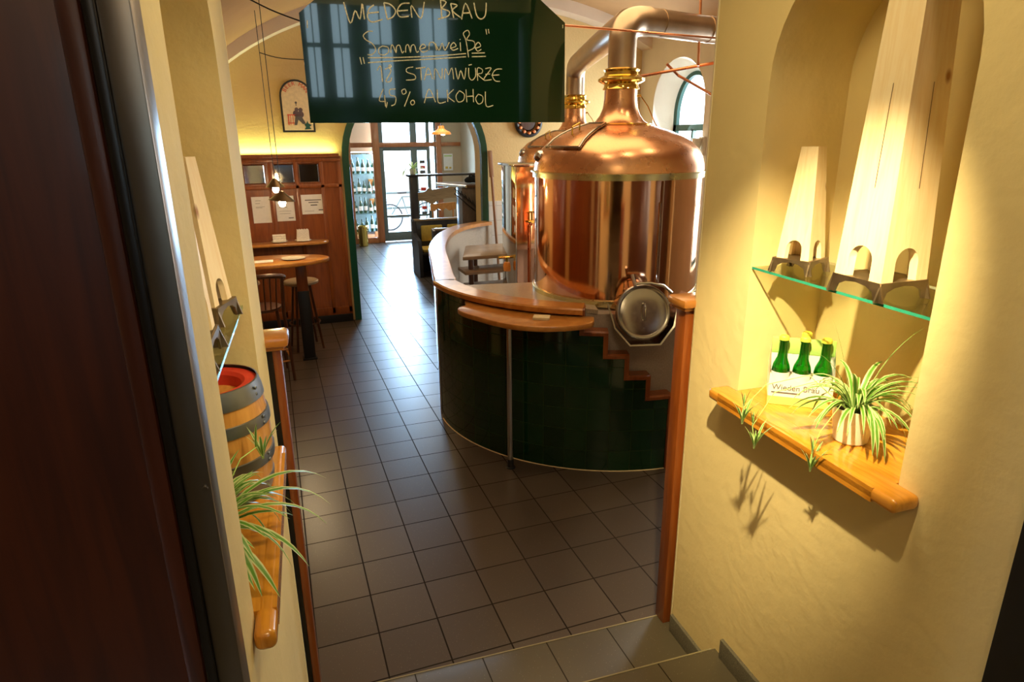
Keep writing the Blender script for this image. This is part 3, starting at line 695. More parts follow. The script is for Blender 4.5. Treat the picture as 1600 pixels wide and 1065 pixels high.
def spider(loc, rz, label, specs, runners, pot_r=0.042, pot_h=0.085):
    t = thing('spider_plant', label, 'plant', loc, rz)
    MB().lathe([(0, 0), (pot_r*0.72, 0), (pot_r*0.78, 0.004), (pot_r, pot_h), (pot_r*0.93, pot_h), (pot_r*0.9, pot_h*0.8)], seg=32).build('pot', M['white_pot'], t)
    MB().lathe([(0, pot_h*0.86), (pot_r*0.92, pot_h*0.84)], seg=24).build('soil', M['soil'], t)
    m_ = MB()
    for az, L, w_, dr, up in specs:
        leaf(m_, (0.012*math.cos(az), 0.012*math.sin(az), pot_h*0.85), (math.cos(az), math.sin(az), 0), L, w_, dr, up=up)
    build_leaves(m_, 'foliage', t)
    for pts in runners:
        st_ = MB().tube(pts, 0.0013, 6).build('runner', M['carton_green'], t)
        m_ = MB(); e = Vector(pts[-1])
        for k in range(9): 
            a = k*2.4; leaf(m_, e, (math.cos(a), math.sin(a), 0), 0.055+0.022*(k % 3), 0.011, 12, up=0.8, n=5)
        e2 = Vector(pts[-2])
        for k in range(6):
            a = k*2.1+1; leaf(m_, e2, (math.cos(a), math.sin(a), 0), 0.045+0.012*(k % 3), 0.009, 10, up=0.85, n=5)
        build_leaves(m_, 'plantlet', st_)
    return t
rnd = random.Random(3)
sp1 = [(rnd.uniform(0, 2*PI), rnd.uniform(0.15, 0.24), rnd.uniform(0.015, 0.023), rnd.uniform(10, 18), rnd.uniform(0.55, 0.9)) for _ in range(60)]
sp1 += [(2.9, 0.26, 0.010, 6, 0.8), (3.4, 0.24, 0.010, 8, 0.75), (-1.2, 0.24, 0.010, 8, 0.8), (-0.9, 0.23, 0.011, 9, 0.75), (2.2, 0.30, 0.008, 3, 0.85), (-0.5, 0.30, 0.008, 5, 0.85), (-1.9, 0.22, 0.010, 10, 0.7)]
def loc1(r, s, z, c=CW(1.452, 1.365, 1.441)):     # corridor point in a plant's own frame
    v = CW(r, s, z) - c; return Matrix.Rotation(-RZ, 3, 'Z') @ v
P1 = CW(1.452, 1.365, 1.441)
spider(P1, RZ, 'bushy spider plant in a white pot on the right wooden ledge', sp1, pot_r=0.060, pot_h=0.105, runners=
       [[loc1(1.44, 1.38, 1.53), loc1(1.38, 1.45, 1.60), loc1(1.28, 1.50, 1.56), loc1(1.215, 1.50, 1.46), loc1(1.205, 1.47, 1.40)],
        [loc1(1.44, 1.36, 1.53), loc1(1.38, 1.345, 1.57), loc1(1.31, 1.335, 1.50), loc1(1.288, 1.33, 1.44), loc1(1.285, 1.325, 1.385)],
        [loc1(1.44, 1.38, 1.53), loc1(1.38, 1.48, 1.61), loc1(1.28, 1.54, 1.57), loc1(1.215, 1.55, 1.50), loc1(1.20, 1.53, 1.455)]])
P2 = CW(-0.265, 1.30, 1.441)
rnd = random.Random(5)
sp2 = [(rnd.uniform(-1.5, 1.5), rnd.uniform(0.14, 0.24), rnd.uniform(0.015, 0.023), rnd.uniform(7, 14), rnd.uniform(0.45, 0.8)) for _ in range(44)]
sp2 += [(0.5, 0.31, 0.022, 6.5, 0.62), (0.35, 0.30, 0.022, 7.5, 0.6), (0.15, 0.27, 0.020, 8, 0.55), (-0.4, 0.24, 0.022, 9, 0.5), (-0.8, 0.22, 0.022, 8, 0.35)]
def loc2(r, s, z):
    v = CW(r, s, z) - P2; return Matrix.Rotation(-RZ, 3, 'Z') @ v
spider(P2, RZ, 'spider plant trailing over the left wooden ledge beside the barrel', sp2, [[loc2(-0.25, 1.36, 1.54), loc2(-0.2, 1.42, 1.62), loc2(-0.17, 1.47, 1.62), loc2(-0.16, 1.49, 1.58)]])

# ---- small barrel
t = thing('small_barrel', 'small wooden barrel with grey hoops and red rim on the left ledge', 'barrel', CW(-0.283, 1.635, 1.441), RZ)
bh, br0, br1 = 0.285, 0.120, 0.136
def brad(z): return br0 + (br1-br0)*(1-((z-bh/2)/(bh/2))**2)
m_ = MB(); m_.lathe([(0, 0.012), (br0-0.012, 0.012), (br0-0.006, 0)] + [(brad(z*bh/14), z*bh/14) for z in range(15)] + [(br0-0.004, bh)], seg=40); m_.build('staves', M['stave'], t)
MB().lathe([(br0+0.001, bh-0.004), (br0-0.002, bh+0.004), (br0-0.03, bh+0.004), (br0-0.038, bh-0.004), (br0-0.042, bh-0.03)], seg=40).build('rim', M['red'], t)
MB().lathe([(0, bh-0.03), (br0-0.041, bh-0.03)], seg=30).build('head', M['stave'], t)
for z0, z1 in ((0.002, 0.042), (0.085, 0.115), (0.185, 0.215), (0.252, 0.298)):
    m_ = MB().lathe([(brad(z0), z0), (brad(z0)+0.004, z0+0.001), (brad((z0+z1)/2)+0.005, (z0+z1)/2), (brad(z1)+0.004, z1-0.001), (brad(z1), z1)], seg=40)
    a = -0.4; zc = (z0+z1)/2; rr = brad(zc)+0.005
    hp = m_.build('hoop', M['hoop'], t)
    m_ = MB()
    for dz in (-0.008, 0.008): m_.lathe([(0, 0.003), (0.004, 0.002), (0.005, 0)], seg=10, m=Matrix.Translation((rr*math.cos(a), rr*math.sin(a), zc+dz)) @ Matrix.Rotation(a, 4, 'Z') @ Matrix.Rotation(PI/2, 4, 'Y'))
    m_.build('rivet', M['hoop'], hp)

# ---- hanging green board
BS = 2.45
bm_ = MC @ Matrix.Translation((0, BS, 0)) @ Matrix.Rotation(PI/2, 4, 'X')   # local (r, z, toward camera)
t = thing('hanging_board', 'dark green glass board with chalk beer writing hanging in the passage', 'sign', CW(0.495, BS, 2.35), RZ)
bl = Matrix.Translation((-0.495, 0, -2.35))
m_ = MB(); poly = [(0.033, 2.347), (0.965, 2.347), (0.961, 2.692), (0.83, 2.79), (0.16, 2.79), (0.030, 2.688)]
m_.prism(poly, BS-0.006, BS+0.006, 'y'); m_.build('panel', M['board'], t, m=bl, smooth=0.3)
def ray(px, py):
    x, y = px-800, -(py-532.5); c, s = math.cos(ROLL), math.sin(ROLL); x, y = c*x-s*y, s*x+c*y
    v = Vector((x, F_PX*math.cos(PITCH)+y*math.sin(PITCH), -F_PX*math.sin(PITCH)+y*math.cos(PITCH)))
    return Matrix.Rotation(-YAW, 3, 'Z') @ v
def on_board(X, Y):        # measured lettering (crop pixels) -> board plane
    d = MC.to_3x3().inverted() @ ray(460+X/3.636, Y/3.636); k = (BS-0.0075)/d.y
    return (d.x*k, BS-0.0075, EYE+d.z*k)
CH = {
 'first_line': [[(280,12),(318,132),(345,60),(372,108),(384,20)], [(388,25),(398,110)], [(452,28),(425,50),(415,95),(440,125),(500,110)], [(420,75),(480,68)],
   [(508,15),(528,110)], [(508,15),(545,25),(575,60),(560,95),(528,110)], [(655,18),(610,22),(585,60),(600,95),(650,92)], [(590,62),(645,58)],
   [(668,100),(665,30),(718,105),(738,10)],
   [(830,0),(838,102)], [(830,0),(862,12),(835,48)], [(835,48),(880,66),(870,92),(815,108)], [(888,20),(905,102)], [(888,20),(925,30),(898,60),(945,100)],
   [(950,110),(972,18),(1010,105)], [(955,75),(1000,72)], [(1020,15),(1035,85),(1060,108),(1085,85),(1090,15)]],
 'second_line': [[(445,178),(420,178),(392,200),(405,225),(445,250),(462,285),(440,310),(415,310)], [(500,262),(480,275),(482,305),(510,312),(535,295),(530,268),(500,262)],
   [(548,300),(550,262),(560,258),(578,300),(580,265),(598,258),(612,300),(622,290)], [(632,298),(634,262),(648,256),(660,298),(664,262),(682,256),(694,296),(706,290)],
   [(710,280),(745,268),(730,250),(712,275),(730,296),(758,286)], [(765,285),(768,245),(790,240),(795,250)], [(808,285),(800,245),(822,285),(840,245),(855,285),(880,240)],
   [(885,275),(918,262),(905,242),(888,262),(900,285),(930,275)], [(942,240),(945,290)], [(940,222),(943,226)], [(990,325),(975,230),(960,190),(985,172),(995,195),(980,225),(1020,235),(1022,270),(985,290)],
   [(1025,275),(1058,262),(1045,240),(1028,262),(1040,290),(1062,280)],
   [(418,328),(600,326),(800,318),(975,304)], [(418,356),(600,344),(800,334),(975,322)], [(1008,302),(1082,300)], [(1008,322),(1088,320)],
   [(372,325),(382,365)], [(390,325),(398,362)], [(1088,165),(1093,195)], [(1102,165),(1106,190)]],
 'third_line': [[(470,400),(490,375),(500,465)], [(515,395),(535,385),(548,405),(520,460),(545,462),(552,440)], [(536,372),(546,368),(550,378),(540,382),(536,372)],
   [(675,380),(640,388),(640,410),(682,425),(685,450),(635,455)], [(690,388),(745,382)], [(718,388),(722,455)], [(738,455),(760,385),(785,450)], [(748,425),(778,422)],
   [(795,452),(800,388),(835,448),(840,388)], [(852,450),(858,388),(875,425),(895,385),(905,450)], [(915,385),(930,450),(945,400),(965,450),(975,385)],
   [(990,385),(992,435),(1010,455),(1030,430),(1028,385)], [(990,370),(1008,366)], [(1042,458),(1040,388),(1068,395),(1065,415),(1042,422),(1078,455)],
   [(1085,390),(1118,388),(1075,452),(1120,452)], [(1085,422),(1112,420)], [(1180,392),(1145,395),(1125,425),(1140,458),(1168,462)], [(1120,428),(1165,425)]],
 'fourth_line': [[(505,505),(482,570),(520,575)], [(512,540),(518,605)], [(528,580),(522,612)], [(575,505),(542,510),(545,540),(575,550),(572,590),(550,600)],
   [(625,505),(610,515),(618,535),(635,525),(630,508),(625,505)], [(658,520),(625,605)], [(672,568),(660,580),(668,596),(682,588),(680,572),(672,568)],
   [(738,585),(765,505),(802,580)], [(750,555),(790,552)], [(812,508),(818,582),(860,578)], [(868,510),(872,578)], [(905,508),(872,545),(910,578)],
   [(938,515),(918,545),(930,578),(960,570),(965,535),(938,515)], [(980,580),(975,508)], [(1015,505),(1018,580)], [(978,548),(1016,545)],
   [(1045,535),(1030,560),(1045,590),(1068,580),(1070,548),(1045,535)], [(1085,520),(1090,602),(1130,598)]],
 'edge_mark': [[(72,115),(74,158)]], 'corner_mark': [[(1525,140),(1525,160)]],
}
def smooth_pts(p, k=4):
    if len(p) < 3: return p
    out_ = []
    for i in range(len(p)-1):
        p0 = p[max(i-1, 0)]; p1 = p[i]; p2 = p[i+1]; p3 = p[min(i+2, len(p)-1)]
        for j in range(k):
            u = j/k
            out_.append(tuple(0.5*((2*p1[a]) + (-p0[a]+p2[a])*u + (2*p0[a]-5*p1[a]+4*p2[a]-p3[a])*u*u + (-p0[a]+3*p1[a]-3*p2[a]+p3[a])*u**3) for a in (0, 1)))
    out_.append(p[-1]); return out_
for nm, strokes in CH.items():
    for s_ in strokes:
        m_ = MB(); m_.tube([on_board(*p) for p in smooth_pts(s_)], 0.0022 if nm == 'first_line' else 0.0017, 5)
        for v in m_.b.verts: v.co.y = (v.co.y-(BS-0.0075))*0.35 + (BS-0.0068)
        m_.build('chalk_stroke', M['chalk'], t, m=bl)
for ch in t.children: ch.data.transform(Matrix.Translation((0, -BS, 0)))
for x in (0.12, 0.80):
    m_ = MB().tube([(x-0.495, 0, 0.435), (x-0.495, 0, 1.75)], 0.0025, 6); m_.tube([(x-0.495+0.008*math.cos(a*PI/6), 0, 0.428+0.010*math.sin(a*PI/6)) for a in range(12)], 0.002, 6, closed=True)
    m_.build('chain', M['iron'], t)

# ================================================================== BREWHOUSE COUNTER
CX, CY, CR = 2.60, 5.00, 1.42
t = thing('brewhouse_counter', 'curved counter wall clad in dark green tiles with wooden top rail', 'counter', (0, 0, 0))
def circ(a, r=CR): return (CX+r*math.cos(math.radians(a)), CY+r*math.sin(math.radians(a)))
steps_a = [(-121.0, 1.20), (-114.5, 1.045), (-108.6, 0.885), (-102.4, 0.73), (-95.6, 0.575)]
def wall_h(a):
    for aa, h in steps_a:
        if a <= aa + 1e-6: return h
    return 0.575
back = [(1.19, 4.86), (1.225, 5.2), (1.34, 5.764), (1.53, 6.656), (1.82, 7.50), (2.13, 8.05), (2.40, 8.32), (2.68, 8.46)]
def catm(p, k): return smooth_pts(p, k)
path = catm([back[-1-i] for i in range(len(back))][:-1] + [(1.205, 5.05)], 6)
arcp = [(a, circ(a)) for a in [-180 + 0.5*i for i in range(int((180-95.6)/0.5)+1)]]
m_ = MB(); uvl = m_.b.loops.layers.uv.verify()
TH = 0.10
def addwall(pts, hs, u0):
    u = u0
    for i in range(len(pts)-1):
        p, q = Vector((*pts[i], 0)), Vector((*pts[i+1], 0)); L = (q-p).length
        h = hs[i]
        f = m_.b.faces.new([m_.b.verts.new(v) for v in (p, q, q+Vector((0, 0, h)), p+Vector((0, 0, h)))])
        for lp, uv in zip(f.loops, ((u, 0), (u+L, 0), (u+L, h), (u, h))): lp[uvl].uv = uv
        u += L
    return u
u = addwall(path + [circ(-180)], [1.18]*len(path), 0.0)
u = addwall([p for _, p in arcp], [wall_h(a)-0.015 for a, _ in arcp[1:]], u)
me = bpy.data.meshes.new('tiled_wall'); m_.b.to_mesh(me); m_.b.free(); me.materials.append(M['green_tile'])
o_ = bpy.data.objects.new('tiled_wall', me); col.objects.link(o_); o_.parent = t
sol = o_.modifiers.new('s', 'SOLIDIFY'); sol.thickness = 0.02; sol.offset = 0
def offs(p, q, d):
    v = (Vector(q)-Vector(p)); nn = Vector((v.y, -v.x)).normalized(); return nn*d
def rail_section(m_, pts, w_in, w_out, h0, h1):
    n = len(pts); prof = [(-w_out, h0+0.006), (-w_out+0.006, h0), (w_in, h0), (w_in, h1-0.004), (w_in-0.005, h1), (-w_out+0.012, h1), (-w_out, h1-0.010)]
    rings = []
    for i in range(n):
        a = Vector(pts[max(i-1, 0)]); b = Vector(pts[min(i+1, n-1)]); v = (b-a).normalized(); nn = Vector((-v.y, v.x))
        rings.append([m_.b.verts.new((pts[i][0]+nn.x*d, pts[i][1]+nn.y*d, z)) for d, z in prof])
    for i in range(n-1):
        for k in range(len(prof)): m_.b.faces.new((rings[i][k], rings[i][(k+1) % len(prof)], rings[i+1][(k+1) % len(prof)], rings[i+1][k]))
    m_.b.faces.new(rings[0]); m_.b.faces.new(rings[-1][::-1])
full = path + [p for a, p in arcp if a <= -121.0]
# wooden coping along the top
m_ = MB(); rail_section(m_, full, 0.13, 0.045, 1.160, 1.205); m_.build('top_rail', M['oak'], t, smooth=0.5)
# stepped wooden trim on the falling part
m_ = MB()
for i in range(1, 5):
    a0 = steps_a[i-1][0]; a1 = steps_a[i][0]; h = steps_a[i][1]
    pts = [circ(a0-0.8+(a1-a0+0.9)*k/8) for k in range(9)]
    rail_section(m_, pts, 0.09, 0.018, h-0.035, h)
    pts = [circ(a0-0.85+0.85*1.5*k/2, CR) for k in range(3)]
    rail_section(m_, pts, 0.09, 0.017, h-0.034, steps_a[i-1][1]-0.001)
pts = [circ(-96.3+1.3*k/2) for k in range(3)]; rail_section(m_, pts, 0.09, 0.02, 0.0, 0.573)
m_.build('stepped_trim', M['red_wood'], t, smooth=0.5)
# pale line at the foot, bright edge strip
m_ = MB(); rail_section(m_, [p for _, p in arcp], 0.01, 0.016, 0.0, 0.012); m_.build('foot_strip', M['sign_cream'], t, smooth=0.5)
m_ = MB(); m_.tube([(1.186, 5.10, 0.0), (1.186, 5.10, 1.16)], 0.012, 10); m_.build('corner_strip', M['chrome'], t)
# worktop segment and inner plinth
inner = [circ(a, CR-0.12) for a in [-176 + 4*i for i in range(21)]]
m_ = MB(); m_.prism([(1.32, 4.92)] + inner[1:15] + [circ(-117, CR-0.10), (2.30, 4.75), (1.95, 4.80)], 1.135, 1.165, 'z')
m_.build('worktop', M['granite'], t)
m_ = MB(); pl = [circ(a, CR-0.115) for a in [-136 + 3*i for i in range(24)]]
m_.prism(pl + [circ(-66, CR-0.75), circ(-100, CR-0.75), circ(-136, CR-0.75)], 0.0, 1.132, 'z')

m_.build('inner_plinth', M['plinth'], t)
# inner face of the curved partition (grey panelled)
m_ = MB(); ins = [Vector(p) for p in path]
m_.strip([(p[0]+0.10, p[1]+0.02, 0.0) for p in path], [(p[0]+0.10, p[1]+0.02, 1.165) for p in path]); m_.build('inner_lining', M['granite'], t)

# drinks ledge on its pole
t = thing('drinks_ledge', 'orange wooden drinks ledge on a steel pole against the green counter', 'table', (1.415, 3.985, 0))
arc_in = [circ(a, CR+0.012) for a in [-160 + 3*i for i in range(15)]]
out_e = [(1.945, 3.765), (1.90, 3.72), (1.80, 3.70), (1.656, 3.72), (1.534, 3.765), (1.40, 3.87), (1.31, 4.005), (1.235, 4.165), (1.185, 4.29), (1.17, 4.40), (1.20, 4.46), (1.255, 4.49)]
out_e = [(a*0.969, b*0.969) for a, b in out_e]
poly = [(a-1.415, b-3.985) for a, b in arc_in + smooth_pts(out_e, 4)]
m_ = MB(); m_.prism(poly, 1.112, 1.150, 'z', bev=0.010); m_.build('table_top', M['oak'], t, smooth=0.5)
MB().lathe([(0.020, 0.03), (0.020, 1.115)], seg=24).build('pole', M['chrome'], t)
MB().lathe([(0, 0), (0.034, 0), (0.034, 0.008), (0.024, 0.012), (0.024, 0.07), (0.0, 0.07)], seg=24).build('foot', M['iron'], t)
o_ = MB().box((-0.055, -0.04, 0), (0.055, 0.04, 0.018), 0.003).build('coaster_block', M['sign_cream']); o_.location = (1.58, 3.81, 1.150); o_.rotation_euler = (0, 0, -0.5)
tag(o_, 'small tan coaster stack lying on the drinks ledge', 'coaster')

# ================================================================== KETTLES
def kettle(loc, rz, label, front=True):
    t = thing('brewing_kettle', label, 'kettle', loc, rz, 'copper brewing kettles')
    R = 0.62
    MB().lathe([(R, 0.0), (R, 0.87)], seg=96).build('shell', M['copper'], t)
    MB().lathe([(R-0.02, -0.10), (R-0.02, 0.0)], seg=64).build('base_drum', M['plinth'], t)
    MB().lathe([(R-0.03, -0.015), (R+0.012, -0.015), (R+0.016, 0.0), (R+0.016, 0.028), (R+0.004, 0.034), (R, 0.034)], seg=96).build('lower_band', M['pale_brass'], t)
    MB().lathe([(R, 0.842), (R+0.014, 0.844), (R+0.014, 0.878), (R+0.03, 0.880), (R+0.03, 0.888), (R, 0.892)], seg=96).build('upper_band', M['pale_brass'], t)
    dome = [(R+0.005, 0.89), (R+0.002, 0.915)] + [(0.13+(R-0.13)*math.sin(a)**0.78, 0.92+0.285*math.cos(a)**1.0) for a in [PI/2*(1-i/16) for i in range(17)]][0:16]
    dome = [(R+0.005, 0.89), (R, 0.93), (0.605, 0.985), (0.575, 1.035), (0.52, 1.085), (0.45, 1.125), (0.37, 1.158), (0.29, 1.182), (0.225, 1.20), (0.175, 1.23), (0.145, 1.27), (0.125, 1.32), (0.118, 1.38), (0.116, 1.46)]
    MB().lathe(dome, seg=96).build('dome', M['copper_dull'], t)
    MB().lathe([(0.225, 1.202), (0.23, 1.208), (0.222, 1.212)], seg=48).build('neck_seam', M['brass'], t)
    MB().lathe([(0.116, 1.44), (0.132, 1.445), (0.122, 1.465), (0.120, 1.478), (0.150, 1.49), (0.166, 1.502), (0.166, 1.516), (0.146, 1.528), (0.124, 1.538), (0.120, 1.56), (0.128, 1.575), (0.112, 1.585)], seg=64).build('collar', M['brass'], t)
    # side hatch in the dome (left)
    ha = math.radians(196)
    hm = MB(); P_ = []
    def on_dome(k, a):   # k 0..1 down the dome
        r = 0.24+0.33*k; z = 1.2
        for (ra, za), (rb, zb) in zip(dome[:-1], dome[1:]):
            if rb <= r <= ra: z = za+(zb-za)*(ra-r)/max(1e-6, ra-rb)
        return Vector((r*math.cos(a), r*math.sin(a), z+0.016))
    rows = []
    for i in range(7):
        k = i/6; rows.append([hm.b.verts.new(on_dome(k, ha+(j/6-0.5)*(0.62+0.10*(1-k)))) for j in range(7)])
    for i in range(6):
        for j in range(6): hm.b.faces.new((rows[i][j], rows[i][j+1], rows[i+1][j+1], rows[i+1][j]))
    hatch = hm.build('hatch', M['copper_dull'], t)
    ed = [on_dome(0, ha-0.36)] + [on_dome(i/6, ha-0.5*(0.62+0.10*(1-i/6))) for i in range(7)] + [on_dome(1, ha+(j/6-0.5)*0.62) for j in range(7)] + [on_dome(1-i/6, ha+0.5*(0.62+0.10*(i/6))) for i in range(7)]
    MB().tube(ed, 0.011, 8, closed=True).build('hatch_edge', M['steel'], hatch)
    MB().tube([on_dome(0.45, ha)+Vector((0, 0, 0.0)), on_dome(0.45, ha)+Vector((0, 0, 0.05)), on_dome(0.65, ha)+Vector((0, 0, 0.05)), on_dome(0.65, ha)], 0.006, 8).build('handle', M['brass'], hatch)
    # porthole dome behind the left shoulder
    la = math.radians(170); lc = Vector((0.585*math.cos(la), 0.585*math.sin(la), 0.985))
    MB().lathe([(0, 0.05), (0.03, 0.045), (0.045, 0.025), (0.05, -0.04)], seg=24, m=Matrix.Translation(lc) @ Matrix.Rotation(la, 4, 'Z') @ Matrix.Rotation(PI/3, 4, 'Y')).build('lamp_housing', M['chrome'], t)
    # chain from the neck
    MB().tube([(0.116, -0.02, 1.40), (0.15, -0.03, 1.405)], 0.008, 8).build('chain_bracket', M['brass'], t)
    MB().tube([(0.15, -0.03, 1.40), (0.20, -0.05, 1.33), (0.25, -0.07, 1.22), (0.27, -0.08, 1.185)], 0.004, 6).build('chain', M['brass'], t)
    return t
KL = (2.45, 4.44, 1.165)
MBk = kettle(KL, 0.0, 'large polished copper brewing kettle with brass collar behind the green counter')
dup(MBk, (3.22, 6.85, 1.13), 0.12, 'second copper brewing kettle half hidden behind the front kettle', 'copper brewing kettles')
# front kettle only: charging door, hexagonal tray, sight glass
dv = Vector((math.cos(math.radians(-104.5)), math.sin(math.radians(-104.5)), 0)) # outward
sg = MB().tube([(0.628*math.cos(math.radians(-90.0)), 0.628*math.sin(math.radians(-90.0)), z) for z in (0.16, 0.84)], 0.0075, 10).tube([(0.628*math.cos(math.radians(-91.2)), 0.628*math.sin(math.radians(-91.2)), z) for z in (0.16, 0.7)], 0.005, 8)
sg.build('sight_glass', M['chrome'], MBk)
lc = Vector((2.232, 3.625, 1.178)) - Vector(KL)
tilt = Matrix.Translation(lc) @ Matrix.Rotation(math.radians(-104.5+90), 4, 'Z') @ Matrix.Rotation(math.radians(72), 4, 'X')
lid = MB().lathe([(0, 0.012), (0.06, 0.014), (0.13, 0.010), (0.155, 0.004), (0.165, 0.010), (0.176, 0.012), (0.184, 0.006), (0.184, -0.012), (0.17, -0.018)], seg=64, m=tilt).build('charging_door', M['steel'], MBk)
MB().tube([tilt @ Vector(p) for p in ((0, -0.055, 0.012), (0, -0.050, 0.045), (0, -0.02, 0.055), (0, 0.02, 0.055), (0, 0.050, 0.045), (0, 0.055, 0.012))], 0.007, 8).build('handle', M['chrome'], lid)
MB().lathe([(0.165, -0.01), (0.17, -0.26)], seg=48, m=tilt).build('charging_neck', M['copper'], MBk)
m_ = MB().tube([tilt @ Vector(p) for p in ((-0.06, 0.19, 0.0), (0.06, 0.19, 0.0), (0.15, 0.17, -0.01), (0.20, 0.12, 0.0))], 0.010, 8); m_.tube([tilt @ Vector(p) for p in ((-0.05, 0.17, 0.01), (-0.06, 0.25, -0.02))], 0.012, 8)
m_.build('hinge', M['chrome'], MBk)
m_ = MB(); hx = [(0.10, -0.235), (0.215, -0.10), (0.245, 0.03), (0.19, 0.14)]
ring = [(-0.235, 0.06), (-0.195, -0.10), (-0.10, -0.215), (0.10, -0.215), (0.195, -0.10), (0.235, 0.06)]
m_.strip([tilt @ Vector((a, b, 0.02)) for a, b in ring], [tilt @ Vector((a*0.86, b*0.86, -0.16)) for a, b in ring])
m_.strip([tilt @ Vector((a, b, 0.02)) for a, b in ring], [tilt @ Vector((a*1.05, b*1.05, 0.024)) for a, b in ring])
tr = m_.build('drip_tray', M['steel'], MBk, smooth=0.3)
MB().tube([tilt @ Vector(p) for p in ((0.23, -0.01, 0.0), (0.33, -0.01, 0.0))], 0.010, 8).build('outlet_pipe', M['chrome'], MBk)

# copper vent ducts
def bend(pts, r, seg=32):
    return MB().tube(smooth_pts3(pts, 6), r, seg)
def smooth_pts3(p, k=5):
    out_ = []; p = [Vector(q) for q in p]
    for i in range(len(p)-1):
        p0, p1, p2, p3 = p[max(i-1, 0)], p[i], p[i+1], p[min(i+2, len(p)-1)]
        for j in range(k):
            u = j/k; out_.append(0.5*((2*p1)+(-p0+p2)*u+(2*p0-5*p1+4*p2-p3)*u*u+(-p0+3*p1-3*p2+p3)*u**3))
    out_.append(p[-1]); return out_
t = thing('vent_duct', 'bent grey-copper vent duct rising from both kettles to the right wall', 'duct', (KL[0], KL[1], 2.75))
bend([(0, 0, -0.01), (0, 0, 0.14), (0.005, 0.0, 0.22), (0.05, 0.01, 0.285), (0.13, 0.035, 0.315), (0.22, 0.05, 0.32)], 0.100).build('front_elbow', M['duct'], t)
m_ = MB().tube([(0.20, 0.045, 0.32), (0.70, 0.14, 0.31), (1.05, 0.22, 0.31), (1.6, 0.36, 0.31), (2.55, 0.62, 0.31)], 0.094, 32); m_.build('main_run', M['duct'], t)
dk = Vector((3.22-KL[0], 6.85-KL[1], -0.02))
bend([dk+Vector((0, 0, -0.02)), dk+Vector((0, 0, 0.14)), dk+Vector((-0.01, -0.03, 0.22)), dk+Vector((-0.06, -0.17, 0.27)), dk*0.75+Vector((0.01, 0.02, 0.28)), dk*0.5+Vector((0.02, 0.02, 0.29)), dk*0.2+Vector((0.04, 0.02, 0.30)), Vector((0.06, 0.04, 0.30))], 0.10).build('rear_branch', M['duct'], t)
for a, b in (((0.33, 0.07, 0.318), (0.355, 0.075, 0.317)), ((0.80, 0.16, 0.31), (0.825, 0.166, 0.31))): MB().tube([a, b], 0.097, 32).build('seam', M['duct'], t)

# copper service pipes under the vault
t = thing('copper_pipe', 'thin copper pipes crossing below the vault in front of the duct', 'pipe', (2.4, 3.9, 2.9))
def W(px, py, Y):
    d = ray(px, py); k = Y/d.y; return Vector((d.x*k-2.4, Y-3.9, EYE+d.z*k-2.9))
a1, a2 = W(840, 36, 3.85), W(1150, 62, 3.85)
MB().tube([a1, a2], 0.006, 8).build('upper_pipe', M['copper_pipe'], t)
MB().tube([W(985, 122, 5.2), W(1150, 92, 4.4)], 0.012, 8).build('crossing_pipe', M['copper_pipe'], t)
MB().tube([W(1096, -30, 4.6), W(1091, 103, 4.6)], 0.010, 8).build('drop_pipe', M['copper_pipe'], t)
MB().tube([W(1042, 100, 4.9), W(1060, 118, 4.9), W(1125, 155, 4.6)], 0.011, 8).build('branch_pipe', M['copper_pipe'], t)

# square copper lauter box with tap
t = thing('copper_box', 'tall square copper box with steel side and tap left of the kettle', 'tank', (2.42, 6.1, 0))
MB().box((-0.20, -0.10, 0.4), (0.25, 0.30, 2.02), 0.004).build('housing', M['copper'], t)
MB().box((-0.212, -0.098, 0.4), (-0.200, 0.30, 2.02), 0.002).build('side_panel', M['mirror'], t)
MB().box((-0.24, -0.13, 2.02), (0.27, 0.33, 2.045), 0.006).build('lid', M['chrome'], t)
m_ = MB(); m_.tube([(-0.07, -0.11, 0.6), (-0.07, -0.13, 0.62), (-0.07, -0.13, 1.45), (-0.05, -0.13, 1.48)], 0.010, 8); m_.build('riser_pipe', M['copper_pipe'], t)
m_ = MB(); m_.tube([(-0.06, -0.10, 1.50), (-0.06, -0.17, 1.50)], 0.016, 10); m_.tube([(-0.10, -0.15, 1.50), (0.10, -0.15, 1.49)], 0.014, 10); m_.tube([(-0.06, -0.15, 1.50), (-0.06, -0.15, 1.59)], 0.012, 10); m_.tube([(-0.09, -0.15, 1.59), (-0.03, -0.15, 1.59)], 0.008, 8)
m_.build('tap', M['brass'], t)
MB().lathe([(0, 0), (0.035, 0), (0.04, 0.05), (0.03, 0.09), (0.0, 0.09)], seg=16, m=Matrix.Translation((-0.27, 0.0, 1.0))).build('valve_body', M['lamp_orange'], t)
MB().tube([(-0.36, 0, 1.14), (-0.20, 0, 1.14)], 0.016, 10).tube([(-0.27, 0, 1.08), (-0.27, 0, 1.15)], 0.012, 8).build('valve_handle', M['brass'], t)

